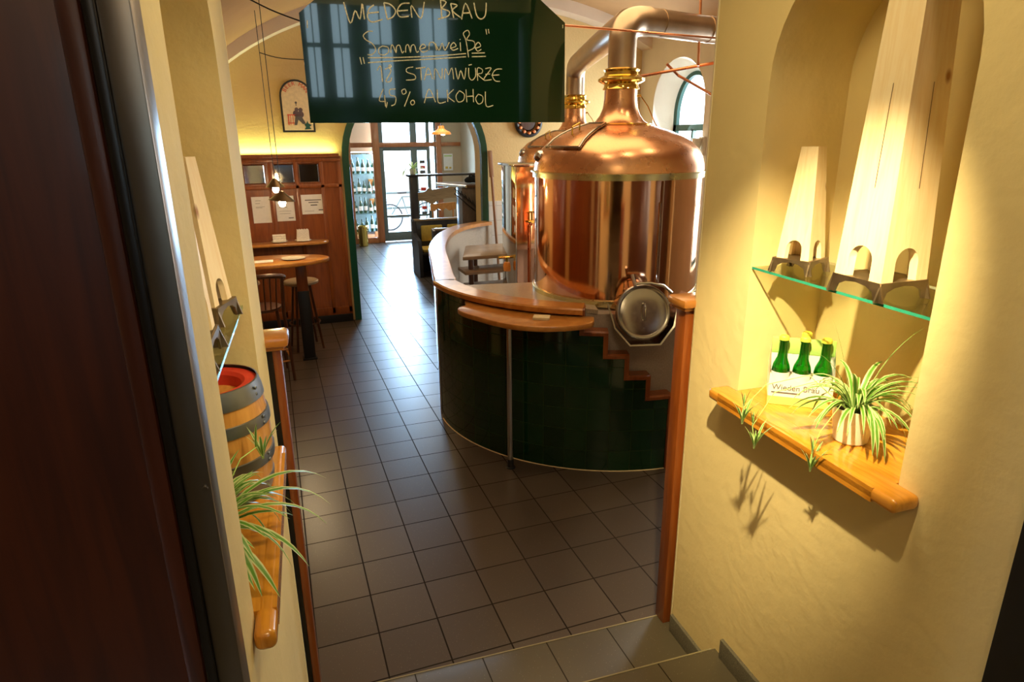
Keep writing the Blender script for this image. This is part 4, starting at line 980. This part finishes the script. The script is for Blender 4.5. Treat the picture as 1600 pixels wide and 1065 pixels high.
# wooden workbench behind the counter
t = thing('plank_bench', 'grey-brown plank workbench standing inside the curved counter', 'bench', (2.45, 7.6, 0))
MB().prism([(-0.46, -0.42), (0.40, -0.42), (0.40, 0.36), (-0.20, 0.36)], 0.93, 0.97, 'z', bev=0.005).build('top_plank', M['grey_oak'], t)
MB().box((-0.44, -0.45, 0.76), (0.40, -0.12, 0.80), 0.006).build('middle_plank', M['grey_oak'], t)
MB().box((-0.40, -0.50, 0.58), (0.40, -0.20, 0.62), 0.006).build('lower_plank', M['grey_oak'], t)
for x in (-0.36, 0.30):
    MB().box((x, -0.34, 0), (x+0.05, -0.29, 0.93), 0.004).build('leg', M['chair_wood'], t); MB().box((x if x > 0 else -0.12, 0.28, 0), (x+0.05 if x > 0 else -0.07, 0.33, 0.93), 0.004).build('leg', M['chair_wood'], t)
m_ = MB(); m_.tube(smooth_pts3([(0.16, -0.52, 0.80), (0.17, -0.55, 0.6), (0.22, -0.54, 0.35), (0.20, -0.5, 0.1)]), 0.014, 8)
o_ = tag(m_.build('rubber_hose', M['copper_pipe']), 'reddish hose hanging over the plank workbench edge', 'hose'); o_.location = (2.45, 7.6, 0.0)

# mash paddle leaning in the corner
t = thing('mash_paddle', 'long wooden mash paddle leaning on the wall right of the arch', 'paddle', (2.86, 8.36, 0.0))
dz = Matrix.Rotation(-0.05, 4, 'Y') @ Matrix.Rotation(-0.04, 4, 'X')
MB().tube([dz @ Vector((0, 0, 0.0)), dz @ Vector((0, 0, 1.8))], 0.018, 10).build('shaft', M['paddle'], t)
MB().box((-0.03, -0.012, 1.78), (0.03, 0.012, 2.12), 0.008, m=dz).build('blade', M['paddle'], t)
# round iron wreath ornament on the back wall
t = thing('wall_wreath', 'round dark ornamental plaque on the back wall partly behind the board', 'ornament', (3.31, YB, 2.47))
m_ = MB()
m_.tube([(0.17*math.cos(a*PI/16), -0.03, 0.17*math.sin(a*PI/16)) for a in range(32)], 0.028, 10, closed=True); m_.build('ring', M['iron'], t)
MB().lathe([(0, 0.02), (0.10, 0.018), (0.12, 0.0)], seg=32, m=Matrix.Rotation(PI/2, 4, 'X')).build('disc', M['chair_wood'], t)
m_ = MB()
for k in range(12):
    a = k*PI/6; m_.lathe([(0, 0.03), (0.02, 0.024), (0.028, 0)], seg=10, m=Matrix.Translation((0.14*math.cos(a), -0.045, 0.14*math.sin(a))) @ Matrix.Rotation(PI/2, 4, 'X'))
m_.build('studs', M['copper_pipe'], t)
# white wall lamp near the window
t = thing('wall_sconce', 'small white wall sconce beside the arched window', 'lamp', (4.985, 6.95, 2.05))
MB().box((-0.03, -0.05, 0), (0.015, 0.05, 0.22), 0.01).build('bracket', M['white_pot'], t)
MB().lathe([(0.02, 0), (0.05, 0.12), (0.06, 0.2), (0.055, 0.2)], seg=20, m=Matrix.Translation((-0.09, 0, 0.0))).build('shade', M['white_pot'], t)

# ================================================================== WAINSCOT BAY, LEFT
m_ = MB(); y0, y1 = YB-0.045, YB
m_.box((XL, y1-0.03, 0.0), (0.835, y1, 2.06)); 
for x in (-0.9, -0.33, 0.01, 0.305, 0.60, 0.81): m_.box((x-0.022, y0, 0.12), (x+0.022, y1, 2.05), 0.004)
m_.box((XL, y0-0.01, 2.02), (0.835, y1, 2.07), 0.006); m_.box((XL, y0, 1.71), (0.835, y1, 1.755), 0.006); m_.box((XL, y0, 0.10), (0.835, y1, 0.20), 0.004)
m_.box((XL, y0-0.04, 2.07), (0.835, y1, 2.085), 0.004)
m_.build('trim_wainscot', M['red_wood'], kind='structure')
MB().box((XL, y0-0.012, 0), (0.83, y1, 0.10), 0.003).build('baseboard_back', M['black'], kind='structure')
for i, (a, b) in enumerate(((-0.285, -0.045), (0.05, 0.285), (0.33, 0.575))):
    t = thing('wall_mirror', ['small framed mirror in the wood panelling, leftmost', 'small framed mirror in the panelling above the pendant lamp, middle one', 'small framed mirror in the panelling nearest the green arch'][i], 'mirror', ((a+b)/2, y1-0.032, 1.775), 0, 'mirrors in the panelling')
    h_ = (b-a)/2
    MB().box((-h_+0.012, -0.012, 0.012), (h_-0.012, -0.006, 0.215)).build('glass', M['mirror'], t)
    m_ = MB()
    o1 = [(-h_, 0), (h_, 0), (h_, 0.227), (-h_, 0.227)]; i1 = [(-h_+0.014, 0.014), (h_-0.014, 0.014), (h_-0.014, 0.213), (-h_+0.014, 0.213)]
    m_.strip([(a_, 0, c_) for a_, c_ in o1], [(a_, -0.013, c_) for a_, c_ in i1], closed=True); m_.build('bevel', M['chrome'], t, smooth=0.2)
t = thing('cove_lamp', 'greenish glowing light strip along the top of the wood panelling', 'lamp', (-0.03, YB-0.06, 2.085))
MB().box((-0.85, 0.0, 0), (0.84, 0.018, 0.016), 0.004).build('tube', M['cove'], t); MB().box((-0.86, -0.012, -0.001), (0.85, -0.004, 0.028)).build('lip', M['red_wood'], t)
light('cove_glow', 'AREA', (-0.03, YB-0.05, 2.12), 9, (0.90, 1.0, 0.40), (-0.03, YB-0.01, 3.0), 1.6, 0.03)
# notices
def notice(x0, x1, z0, z1, label, lines, big=False):
    t = thing('paper_notice', label, 'notice', ((x0+x1)/2, y1-0.032, z0), 0, 'paper notices on the panelling'); h_ = (x1-x0)/2
    MB().box((-h_, -0.004, 0), (h_, -0.002, z1-z0)).build('sheet', M['paper'], t)
    m_ = MB()
    for k, (zz, a, b, th) in enumerate(lines): m_.box((-h_+a*(x1-x0), -0.0048, zz*(z1-z0)-th/2), (-h_+b*(x1-x0), -0.0042, zz*(z1-z0)+th/2))
    m_.build('printing', M['ink'], t)
notice(-0.235, -0.03, 1.32, 1.63, 'white notice sheet on the panelling behind the pendant lamp, left', [(0.85, .2, .5, .004), (0.75, .2, .45, .004), (0.62, .2, .7, .003), (0.58, .2, .55, .003)])
notice(0.035, 0.245, 1.33, 1.63, 'white notice sheet on the panelling between two other notices', [(0.8, .7, .88, .006), (0.55, .15, .6, .003), (0.4, .15, .8, .003), (0.3, .15, .75, .003), (0.12, .62, .9, .010)])
notice(0.33, 0.61, 1.40, 1.635, 'wide white notice sheet on the panelling nearest the green arch', [(0.72, .16, .84, .010), (0.60, .3, .72, .010), (0.46, .38, .66, .012), (0.2, .7, .92, .012), (0.16, .1, .5, .003)])
# narrow wall counter with plates
t = thing('wall_counter', 'rounded wooden wall counter below the notices', 'counter', (0, YB, 1.06))
poly = [(XL+0.02, -0.05), (XL+0.02, -0.30), (0.40, -0.30)] + [(0.40+0.20*math.sin(a), -0.175-0.125*math.cos(a)) for a in [PI*k/10 for k in range(1, 10)]] + [(0.40, -0.05)]
MB().prism(poly, 0, 0.035, 'z', bev=0.008).build('counter_top', M['oak'], t, smooth=0.5)
for x in (-0.6, 0.3): MB().prism([(-0.05, 0), (-0.22, 0), (-0.05, -0.2)], x, x+0.03, 'x').build('bracket', M['red_wood'], t)
def plate(loc, label, r=0.10):
    o_ = MB().lathe([(0, 0.004), (r*0.6, 0.004), (r, 0.014), (r*0.99, 0.017), (r*0.6, 0.008), (0, 0.008)], seg=32).build('plate', M['porcelain']); o_.location = loc
    return tag(o_, label, 'plate')
plate((0.03, 8.33, 1.095), 'small plate under folded napkins on the wall counter')
plate((0.30, 8.33, 1.095), 'small plate under the tall napkin pack on the wall counter')
t = thing('napkin_pile', 'low pile of rolled napkins on a plate on the wall counter', 'napkins', (0.03, 8.33, 1.104))
for z in range(3):
    for k in range(3-z//2): MB().tube([(-0.075, -0.05+0.045*k+0.01*z, 0.018+0.026*z), (0.075, -0.05+0.045*k+0.01*z, 0.018+0.026*z)], 0.017, 8).build('napkin_roll', M['napkin'], t)
t = thing('napkin_stack', 'tall block of standing napkins on a plate near the arch', 'napkins', (0.30, 8.33, 1.104))
for k in range(9): 
    m_ = MB(); m_.prism([(-0.075+0.002*(i % 2), 0.0) if i == 0 else (-0.075+0.015*i, 0.125+0.008*(i % 2)) for i in range(11)] + [(0.075, 0)], -0.068+0.015*k, -0.060+0.015*k, 'y'); m_.build('napkin', M['napkin'], t)

# high oval table
t = thing('high_table', 'high oval wooden table on a black column in front of the panelling', 'table', (0.20, 7.08, 0))
poly = [(-0.35+0.65*math.cos(a)*(1 if math.cos(a) > 0 else 1), 0.31*math.sin(a)) for a in [2*PI*k/48 for k in range(48)]]
MB().prism(poly, 1.06, 1.10, 'z', bev=0.010).build('table_top', M['oak'], t, smooth=0.6)
MB().box((-0.055, -0.055, 0.74), (0.055, 0.055, 1.06), 0.004).build('wooden_column', M['red_wood'], t)
MB().box((-0.06, -0.06, 0.02), (0.06, 0.06, 0.76), 0.004).build('black_column', M['black'], t)
MB().box((-0.075, -0.075, 0), (0.075, 0.075, 0.02), 0.004).build('foot', M['black'], t)
MB().box((-0.66, -0.055, 0.0), (-0.55, 0.055, 1.06), 0.004).build('second_column', M['black'], t)
plate((0.14, 7.05, 1.10), 'cream plate lying on the high oval table', 0.12)
o_ = MB().box((-0.10, -0.07, 0), (0.10, 0.07, 0.003), 0.001).build('menu_sheet', M['paper']); o_.location = (-0.16, 7.02, 1.10); tag(o_, 'cream menu sheet at the left of the high table', 'menu')
# bar stools and chair
def stool(loc, rz, label):
    t = thing('bar_stool', label, 'stool', loc, rz, 'bar stools at the high table')
    MB().lathe([(0, 0.745), (0.17, 0.745), (0.19, 0.755), (0.19, 0.775), (0.175, 0.785), (0, 0.78)], seg=36).build('seat', M['grey_oak'], t)
    for k in range(4):
        a = PI/4+k*PI/2; MB().tube([(0.10*math.cos(a), 0.10*math.sin(a), 0.745), (0.205*math.cos(a), 0.205*math.sin(a), 0)], [0.016, 0.013], 8).build('leg', M['chair_wood'], t)
    MB().tube([(0.165*math.cos(a*PI/12), 0.165*math.sin(a*PI/12), 0.30) for a in range(24)], 0.009, 8, closed=True).build('foot_ring', M['chair_wood'], t)
    return t
s0_ = stool((0.20, 7.50, 0), 0.2, 'round wooden bar stool behind the black table column')
dup(s0_, (-0.42, 7.62, 0), 0.6, 'round wooden bar stool at the far left of the high table', 'bar stools at the high table')
t = thing('bar_chair', 'dark spindle-backed bar chair beside the left wooden post', 'chair', (-0.22, 6.62, 0), 0.12)
MB().lathe([(0, 0.70), (0.17, 0.70), (0.19, 0.71), (0.19, 0.73), (0, 0.735)], seg=32).build('seat', M['chair_wood'], t)
for x in (-0.17, 0.17):
    MB().tube([(x*1.25, -0.22, 0), (x*1.1, -0.17, 0.7), (x*1.15, -0.24, 1.06)], [0.014, 0.018, 0.016], 10).build('leg', M['chair_wood'], t)
    MB().tube([(x*0.9, 0.13, 0.70), (x*1.2, 0.19, 0)], [0.018, 0.013], 10).build('leg', M['chair_wood'], t)
m_ = MB().tube(smooth_pts3([(-0.22, -0.20, 1.04), (-0.15, -0.27, 1.07), (0, -0.30, 1.08), (0.15, -0.27, 1.07), (0.22, -0.20, 1.04)]), 0.024, 10); m_.build('back_rail', M['chair_wood'], t)
for k in range(6): MB().tube([(-0.125+0.05*k, -0.16, 0.72), (-0.14+0.056*k, -0.275, 1.06)], 0.007, 8).build('spindle', M['chair_wood'], t)
m_ = MB()
for z in (0.32, 0.20):
    m_.tube([(-0.2, -0.19, z), (0.2, -0.19, z)], 0.010, 8); m_.tube([(-0.19, 0.17, z+0.03), (0.19, 0.17, z+0.03)], 0.010, 8)
    for x in (-0.195, 0.195): m_.tube([(x, -0.19, z+0.05), (x, 0.17, z+0.05)], 0.010, 8)
m_.build('stretcher', M['oak'], t)

# pendant lamps
def pendant(loc, label, zc, tilt_=0.0, power=20, r=0.115, on_=True):
    t = thing('pendant_lamp', label, 'lamp', loc, 0, 'pendant lamps in the panelled bay')
    sh = MB().lathe([(0.016, 0.075), (0.022, 0.068), (r, 0.0), (r+0.004, 0.0), (0.024, 0.075), (0.016, 0.085)], seg=36, m=Matrix.Rotation(tilt_, 4, 'Y')).build('shade', M['shade'], t)
    MB().lathe([(0, -0.06), (0.022, -0.052), (0.032, -0.025), (0.022, 0.02), (0.012, 0.07)], seg=16).build('bulb', M['bulb'], t)
    MB().tube([(0, 0, 0.08), (-0.005, 0, zc-loc[2])], 0.0035, 6).build('cord', M['iron'], t)
    light('pendant_glow', 'POINT', (loc[0], loc[1], loc[2]-0.05), power, (1.0, 0.62, 0.25), radius=0.03)
pendant((0.085, 6.5, 1.745), 'pendant lamp with dark conical shade over the high table, nearest', zv(0.08, 0.13), 0.10, 7)
pendant((0.045, 7.15, 1.825), 'pendant lamp with small shade behind the conical one', zv(0.04, 0.13), 0, 9, 0.09)
# cable along the vault
m_ = MB(); m_.tube(smooth_pts3([W(345, -25, 6.0)+Vector((2.4, 3.9, 2.9)), W(420, 14, 6.0)+Vector((2.4, 3.9, 2.9)), W(475, 35, 6.0)+Vector((2.4, 3.9, 2.9))]), 0.006, 6)
tag(m_.build('ceiling_cable', M['iron']), 'black cable slung under the vault to the left of the board', 'cable')
m_ = MB(); m_.tube(smooth_pts3([W(405, 82, 6.5)+Vector((2.4, 3.9, 2.9)), W(440, 91, 6.5)+Vector((2.4, 3.9, 2.9)), W(500, 94, 6.5)+Vector((2.4, 3.9, 2.9))]), 0.004, 6)
tag(m_.build('lamp_cable', M['iron']), 'thin black cable from the pendant cords towards the board', 'cable')

# arched pub sign
t = thing('arched_sign', 'arched cream picture sign with red lettering in a dark frame', 'sign', (0.395, YB-0.002, 2.36))
sw, shh = 0.185, 0.40
def arch_poly(w_, z0, zs, k=14): return [(-w_, z0)] + [(w_, z0)] + [(w_*math.cos(a), zs+w_*math.sin(a)) for a in [PI*i/k for i in range(k+1)]]
MB().prism(arch_poly(sw, 0, shh), -0.030, 0, 'y').build('frame', M['iron'], t, smooth=0.5)
MB().prism(arch_poly(sw-0.022, 0.022, shh), -0.034, -0.028, 'y').build('panel', M['sign_cream'], t, smooth=0.5)
word = 'BEER MAN'
for i, chh in enumerate(word):
    if chh == ' ': continue
    a = math.radians(152 - i*17.7); rr = sw-0.068
    text_mesh('letter', chh, 0.062, M['red'], t, Matrix.Translation((rr*math.cos(a), -0.0355, shh-0.0+rr*math.sin(a))) @ Matrix.Rotation(PI/2, 4, 'X') @ Matrix.Rotation(a-PI/2, 4, 'Z'), 0.0005)
m_ = MB(); m_.box((-0.12, -0.036, 0.19), (-0.03, -0.0345, 0.20)); m_.box((-0.115, -0.036, 0.08), (-0.105, -0.0345, 0.19)); m_.box((-0.09, -0.036, 0.08), (-0.085, -0.0345, 0.19)); m_.box((-0.06, -0.036, 0.08), (-0.055, -0.0345, 0.19)); m_.box((-0.12, -0.036, 0.10), (-0.03, -0.0345, 0.108))
m_.build('painted_table', M['red'], t)
m_ = MB()
for x_, z_, r_ in ((-0.01, 0.255, 0.022), (0.035, 0.25, 0.024), (-0.02, 0.21, 0.035), (0.03, 0.20, 0.038)): m_.lathe([(0, 0.0355), (r_, 0.0352), (r_, 0.034)], seg=16, m=Matrix.Translation((x_, 0, z_)) @ Matrix.Rotation(PI/2, 4, 'X'))
m_.build('painted_figures', M['chair_wood'], t)
m_ = MB(); m_.prism([(-0.05, 0.08), (-0.02, 0.08), (0.0, 0.14), (0.05, 0.09), (0.08, 0.10), (0.04, 0.18), (-0.03, 0.18)], -0.0375, -0.0345, 'y'); m_.build('painted_trousers', M['ink'], t)
m_ = MB(); m_.prism([(0.06, 0.03), (0.14, 0.035), (0.12, 0.06), (0.145, 0.08), (0.11, 0.10), (0.10, 0.13), (0.085, 0.10), (0.06, 0.09), (0.08, 0.06)], -0.0365, -0.0345, 'y'); m_.build('painted_corner_figure', M['green_frame'], t)
m_ = MB(); m_.lathe([(0, 0.036), (0.013, 0.036), (0.013, 0.034)], seg=16, m=Matrix.Translation((-0.01, 0, 0.33)) @ Matrix.Rotation(PI/2, 4, 'X')); m_.box((-0.014, -0.036, 0.295), (-0.006, -0.0345, 0.32)); m_.build('painted_emblem', M['ink'], t)

# ================================================================== ROOM BEYOND THE ARCH
# timber screen with rail
t = thing('timber_screen', 'dark timber screen with shelf rail and carved wavy board beyond the arch', 'partition', (2.33, 11.48, 0))
MB().box((-0.06, -0.05, 0), (0.07, 0.05, 1.64), 0.006).build('post', M['black_wood'], t)
MB().box((-0.10, -0.09, 1.64), (1.55, 0.09, 1.675), 0.006).build('shelf_rail', M['black_wood'], t)
MB().box((1.43, -0.05, 0), (1.53, 0.05, 1.64), 0.006).build('post', M['black_wood'], t)
pts_t = [(0.07, 1.36), (0.20, 1.38), (0.27, 1.44), (0.33, 1.41), (0.42, 1.42), (0.60, 1.44), (0.78, 1.49), (0.92, 1.47), (1.03, 1.42), (1.10, 1.36)]
pts_b = [(1.10, 1.20), (0.98, 1.21), (0.80, 1.25), (0.58, 1.25), (0.42, 1.21), (0.33, 1.16), (0.26, 1.18), (0.18, 1.22), (0.07, 1.22)]
MB().prism(smooth_pts(pts_t, 3)+smooth_pts(pts_b, 3), -0.02, 0.02, 'y').build('carved_board', M['grey_oak'], t, smooth=0.3)
# bench
def bench(loc, rz, label):
    t = thing('upholstered_bench', label, 'bench', loc, rz)
    MB().box((0, -0.03, 0), (1.05, 0.03, 0.90), 0.006).build('back_panel', M['black_wood'], t)
    MB().box((-0.03, -0.06, 0.90), (1.08, 0.05, 0.93), 0.006).build('back_cap', M['grey_oak'], t)
    MB().prism([(-0.52, 0), (0.05, 0), (0.05, 0.93), (-0.06, 0.90), (-0.10, 0.70), (-0.44, 0.62), (-0.52, 0.5)], -0.07, -0.01, 'x').build('end_panel', M['black_wood'], t)
    for x in (0.08, 0.55): MB().box((x, -0.075, 0.55), (x+0.38, -0.03, 0.82), 0.018).build('back_cushion', M['cushion'], t)
    MB().box((0.0, -0.46, 0.36), (1.05, -0.03, 0.41), 0.005).build('seat_board', M['black_wood'], t)
    MB().box((0.02, -0.45, 0.41), (0.98, -0.06, 0.47), 0.025).build('seat_cushion', M['cushion'], t)
    return t
bench((2.30, 11.30, 0), 0, 'dark bench with yellow cushions facing the bar, behind the timber screen')
b2 = bench((2.36, 9.99, 0), 0, 'dark bench with its end panel beside the counter curve'); b2.rotation_euler = (0, 0, 0)
t = thing('wooden_chair', 'pale wooden chair back with cut-outs behind the bench', 'chair', (3.05, 12.3, 0))
MB().prism([(-0.25, 0.95), (-0.25, 1.08), (0.25, 1.10), (0.25, 0.97), (0.12, 0.94), (0.05, 0.99), (-0.02, 0.94), (-0.10, 0.99), (-0.16, 0.94)], -0.015, 0.015, 'y').build('back_board', M['oak'], t, smooth=0.3)
MB().box((-0.22, 0, 0.44), (0.22, 0.42, 0.47), 0.01).build('seat', M['oak'], t)
for x in (-0.2, 0.2):
    MB().tube([(x, 0.0, 0), (x, 0.0, 1.0)], 0.018, 8).build('leg', M['oak'], t); MB().tube([(x*0.9, 0.38, 0), (x*0.9, 0.38, 0.45)], 0.018, 8).build('leg', M['oak'], t)
t = thing('room_table', 'small wooden table with white cloth between the benches', 'table', (2.85, 10.55, 0))
MB().box((-0.35, -0.30, 0.71), (0.42, 0.30, 0.74), 0.006).build('table_top', M['grey_oak'], t); MB().box((-0.05, -0.05, 0), (0.05, 0.05, 0.71), 0.004).build('column', M['black_wood'], t); MB().box((-0.25, -0.2, 0), (0.25, 0.2, 0.03), 0.005).build('foot', M['black_wood'], t)
# plant on the screen rail
rnd = random.Random(8)
spider((2.34, 11.48, 1.675), 0, 'potted spider plant on the dark timber screen against the bright door', [(rnd.uniform(0, 2*PI), rnd.uniform(0.18, 0.34), 0.030, rnd.uniform(6, 11), rnd.uniform(0.5, 0.8)) for _ in range(30)], [], 0.062, 0.10)
# dark cabinet with shelf, bag and iron rack
t = thing('dark_cabinet', 'dark panelled cabinet with projecting shelf just inside the arch', 'cabinet', (2.9, 9.3, 0))
MB().box((-0.36, -0.20, 0), (0.75, 0.10, 1.60), 0.006).build('body', M['panel_grey'], t)
for a_, b_ in ((-0.33, -0.06), (-0.03, 0.24), (0.27, 0.54)): MB().box((a_, -0.212, 0.1), (b_, -0.20, 1.52), 0.004).build('door', M['panel_grey'], t)
MB().prism([(-0.56, 0.42), (-0.30, -0.24), (0.78, -0.24), (0.78, 0.52), (-0.56, 0.52)], 1.60, 1.64, 'z').build('shelf', M['chair_wood'], t)
m_ = MB(); m_.tube([(-0.565, 0.42, 1.62), (-0.305, -0.245, 1.62)], 0.018, 8); m_.build('shelf_nosing', M['chrome'], t)
m_ = MB().box((0.06-0.03, -0.206, 1.40), (0.06+0.03, -0.202, 1.47)); m_.build('small_plate', M['grey_oak'], t)
t = thing('black_bag', 'black folded bag lying on the cabinet shelf inside the arch', 'bag', (2.88, 9.42, 1.64))
m_ = MB(); m_.tube(smooth_pts3([(-0.20, 0, 0.035), (-0.1, 0, 0.055), (0.02, 0, 0.05), (0.15, 0, 0.05), (0.24, 0, 0.035)]), [0.02, 0.03, 0.04, 0.045, 0.05, 0.05, 0.05, 0.05, 0.05, 0.05, 0.05, 0.048, 0.046, 0.045, 0.042, 0.04, 0.04, 0.04, 0.035, 0.03, 0.02], 12); m_.build('body', M['fabric_black'], t)
MB().tube(smooth_pts3([(-0.15, -0.02, 0.07), (-0.12, -0.03, 0.12), (-0.05, -0.02, 0.10), (0.0, -0.02, 0.08)]), 0.012, 8).build('strap', M['fabric_black'], t)
t = thing('iron_rack', 'black wrought-iron rack slanting across the dark cabinet front', 'rack', (2.62, 9.05, 1.2))
m_ = MB()
for k in range(8):
    x, z = -0.18+0.055*k, 0.36-0.045*k
    m_.tube([(x, 0, z), (x+0.03, -0.02, z-0.03), (x+0.07, -0.02, z-0.03), (x+0.08, 0, z)], 0.005, 6); m_.tube([(x+0.02, 0, z+0.05), (x+0.07, 0, z-0.06)], 0.005, 6)
m_.build('hooks', M['iron'], t); MB().tube([(-0.2, 0.01, 0.40), (0.28, 0.01, 0.0)], 0.007, 6).tube([(-0.2, 0.01, 0.33), (0.26, 0.01, -0.06)], 0.007, 6).build('bar', M['iron'], t)
# orange pendant
t = thing('orange_pendant', 'orange dome pendant lamp in the room beyond the arch', 'lamp', (3.0, 12.0, 2.33))
MB().lathe([(0.0, 0.15), (0.05, 0.15), (0.06, 0.10), (0.10, 0.07), (0.165, 0.04), (0.18, 0.0), (0.172, 0.0), (0.15, 0.03), (0.05, 0.08)], seg=36).build('shade', M['lamp_orange'], t)
MB().lathe([(0, -0.02), (0.035, -0.01), (0.04, 0.03), (0.02, 0.08)], seg=16, m=Matrix.Translation((0.03, 0, 0))).build('bulb', emit('soft_bulb', (1, 0.85, 0.6), 15), t)
MB().tube([(0, 0, 0.14), (0, 0, 0.77)], 0.006, 6).build('cord', M['iron'], t)
# poster right of the door
t = thing('framed_poster', 'small pale poster on the wall right of the entrance door', 'poster', (3.88, 14.985, 1.55))
MB().box((-0.11, -0.01, 0), (0.11, 0.0, 0.37), 0.003).build('sheet', M['paper'], t)
m_ = MB(); m_.box((-0.09, -0.012, 0.31), (0.09, -0.0105, 0.335)); m_.build('green_heading', M['carton_green'], t); m_ = MB(); m_.box((-0.07, -0.012, 0.04), (-0.01, -0.0105, 0.09)); m_.box((0.02, -0.012, 0.04), (0.07, -0.0105, 0.08)); m_.build('yellow_picture', M['cushion'], t)
# dark cabinet, plant and brass bin on the left of room two
t = thing('narrow_cabinet', 'narrow dark cabinet left of the glazed entrance', 'cabinet', (1.44, 14.2, 0)); MB().box((-0.30, -0.2, 0), (0.12, 0.4, 1.72), 0.006).build('body', M['dark_wood'], t); MB().box((-0.32, -0.23, 1.72), (0.14, 0.42, 1.77), 0.006).build('top', M['dark_wood'], t)
rnd = random.Random(9)
spider((1.48, 14.12, 1.77), 0, 'small potted plant on top of the narrow dark cabinet', [(rnd.uniform(0, 2*PI), rnd.uniform(0.10, 0.22), 0.02, rnd.uniform(5, 10), rnd.uniform(0.6, 0.9)) for _ in range(18)], [], 0.07, 0.16)
t = thing('brass_bin', 'round brass umbrella bin beside the narrow dark cabinet', 'bin', (1.80, 14.62, 0))
MB().lathe([(0, 0.01), (0.09, 0.0), (0.10, 0.01), (0.10, 0.42), (0.11, 0.43), (0.10, 0.44), (0.092, 0.43), (0.09, 0.02)], seg=32).build('body', M['brass'], t)
# display case
t = thing('display_case', 'lit glass display case full of bottles behind the entrance screen', 'display case', (1.95, 15.45, 0))
m_ = MB()
for x, y in ((-0.36, -0.18), (0.36, -0.18), (-0.36, 0.18), (0.36, 0.18)): m_.box((x-0.012, y-0.012, 0), (x+0.012, y+0.012, 1.95))
m_.box((-0.37, -0.19, 1.93), (0.37, 0.19, 1.97)); m_.box((-0.37, -0.19, 0.0), (0.37, 0.19, 0.22)); m_.build('frame', M['chrome'], t)
MB().box((-0.35, 0.182, 0.22), (0.35, 0.19, 1.93)).build('back_panel', M['case_screen'], t)  # added panel, keeps the bright outdoors from whitening the case
for z in (0.62, 1.06, 1.50): MB().box((-0.36, -0.18, z), (0.36, 0.18, z+0.012)).build('shelf', M['shelf_glass'], t)
rnd = random.Random(4); bt = None
wds = ['bottom shelf', 'lower middle shelf', 'upper middle shelf', 'top shelf']
for li_, z in enumerate((0.222, 0.634, 1.074, 1.514)):
    for k in range(6):
        x = 1.95-0.29+0.115*k; y = 15.38+0.06*(k % 2)
        lab = '%s of six bottles on the %s of the display case' % (['leftmost', 'second from left', 'third from left', 'fourth from left', 'fifth from left', 'rightmost'][k], wds[li_])
        if bt is None:
            bt = thing('wine_bottle', lab, 'bottle', (x, y, z), 0, 'bottles in the display case')
            MB().lathe([(0, 0), (0.034, 0), (0.036, 0.01), (0.036, 0.17), (0.028, 0.20), (0.013, 0.235), (0.013, 0.30), (0, 0.30)], seg=16).build('body', M['bottle_dark'], bt); MB().lathe([(0.0366, 0.05), (0.0366, 0.13)], seg=16).build('paper_label', M['paper'], bt)
        else:
            o_ = dup(bt, (x, y, z), rnd.uniform(0, 6), lab, 'bottles in the display case'); s_ = rnd.uniform(0.85, 1.25); o_.scale = (1.25, 1.25, s_)
o_ = MB().box((0, 0, 0), (0.16, 0.12, 0.30), 0.004).build('wooden_box', M['oak']); o_.location = (2.12, 15.50, 0.634); tag(o_, 'wooden gift box on the lower middle shelf of the display case', 'box')
o_ = MB().box((0, 0, 0), (0.16, 0.12, 0.30), 0.004).build('wooden_box', M['oak']); o_.location = (2.12, 15.50, 1.074); tag(o_, 'wooden gift box on the upper middle shelf of the display case', 'box')

# ceiling spots over the kettles (their glints show in the copper)
def spot_can(loc, label, target, power, spot=90, rad=0.03):
    t = thing('ceiling_spot', label, 'lamp', loc, 0, 'ceiling spotlights')
    MB().lathe([(0.035, 0.0), (0.045, 0.02), (0.045, 0.10), (0.0, 0.11)], seg=20).build('can', M['black'], t)
    MB().lathe([(0, 0.004), (0.033, 0.004)], seg=20).build('lens', M['strip_lamp'], t)
    light('spot_glow', 'SPOT', (loc[0], loc[1], loc[2]-0.01), power, WARM2, target, rad, spot=spot, blend=0.5)
for x, y, lab in ((1.2, 3.2, 'ceiling spot above the front left of the counter'), (2.1, 3.0, 'ceiling spot above the drinks ledge'), (3.0, 3.3, 'ceiling spot above the front of the kettle'), (1.0, 5.6, 'ceiling spot above the gangway'), (3.9, 5.2, 'ceiling spot above the right of the kettle')):
    z = zv(x, 0.14)-0.12; spot_can((x, y, z), lab, (x, y+0.3, 0), 15, 100)
for r_, s_, lab in ((0.62, 0.90, 'corridor ceiling spot aimed at the right niche'), (0.90, 0.84, 'corridor ceiling spot aimed at the left niche')):
    t = thing('ceiling_spot', lab, 'lamp', CW(r_, s_, 2.945), RZ, 'ceiling spotlights')
    MB().lathe([(0.03, 0.0), (0.035, 0.035), (0.035, 0.09), (0.01, 0.10), (0.01, 0.200), (0.03, 0.203)], seg=20).build('can', M['black'], t)
    MB().lathe([(0, 0.01), (0.028, 0.01)], seg=20).build('lens', M['strip_lamp'], t)
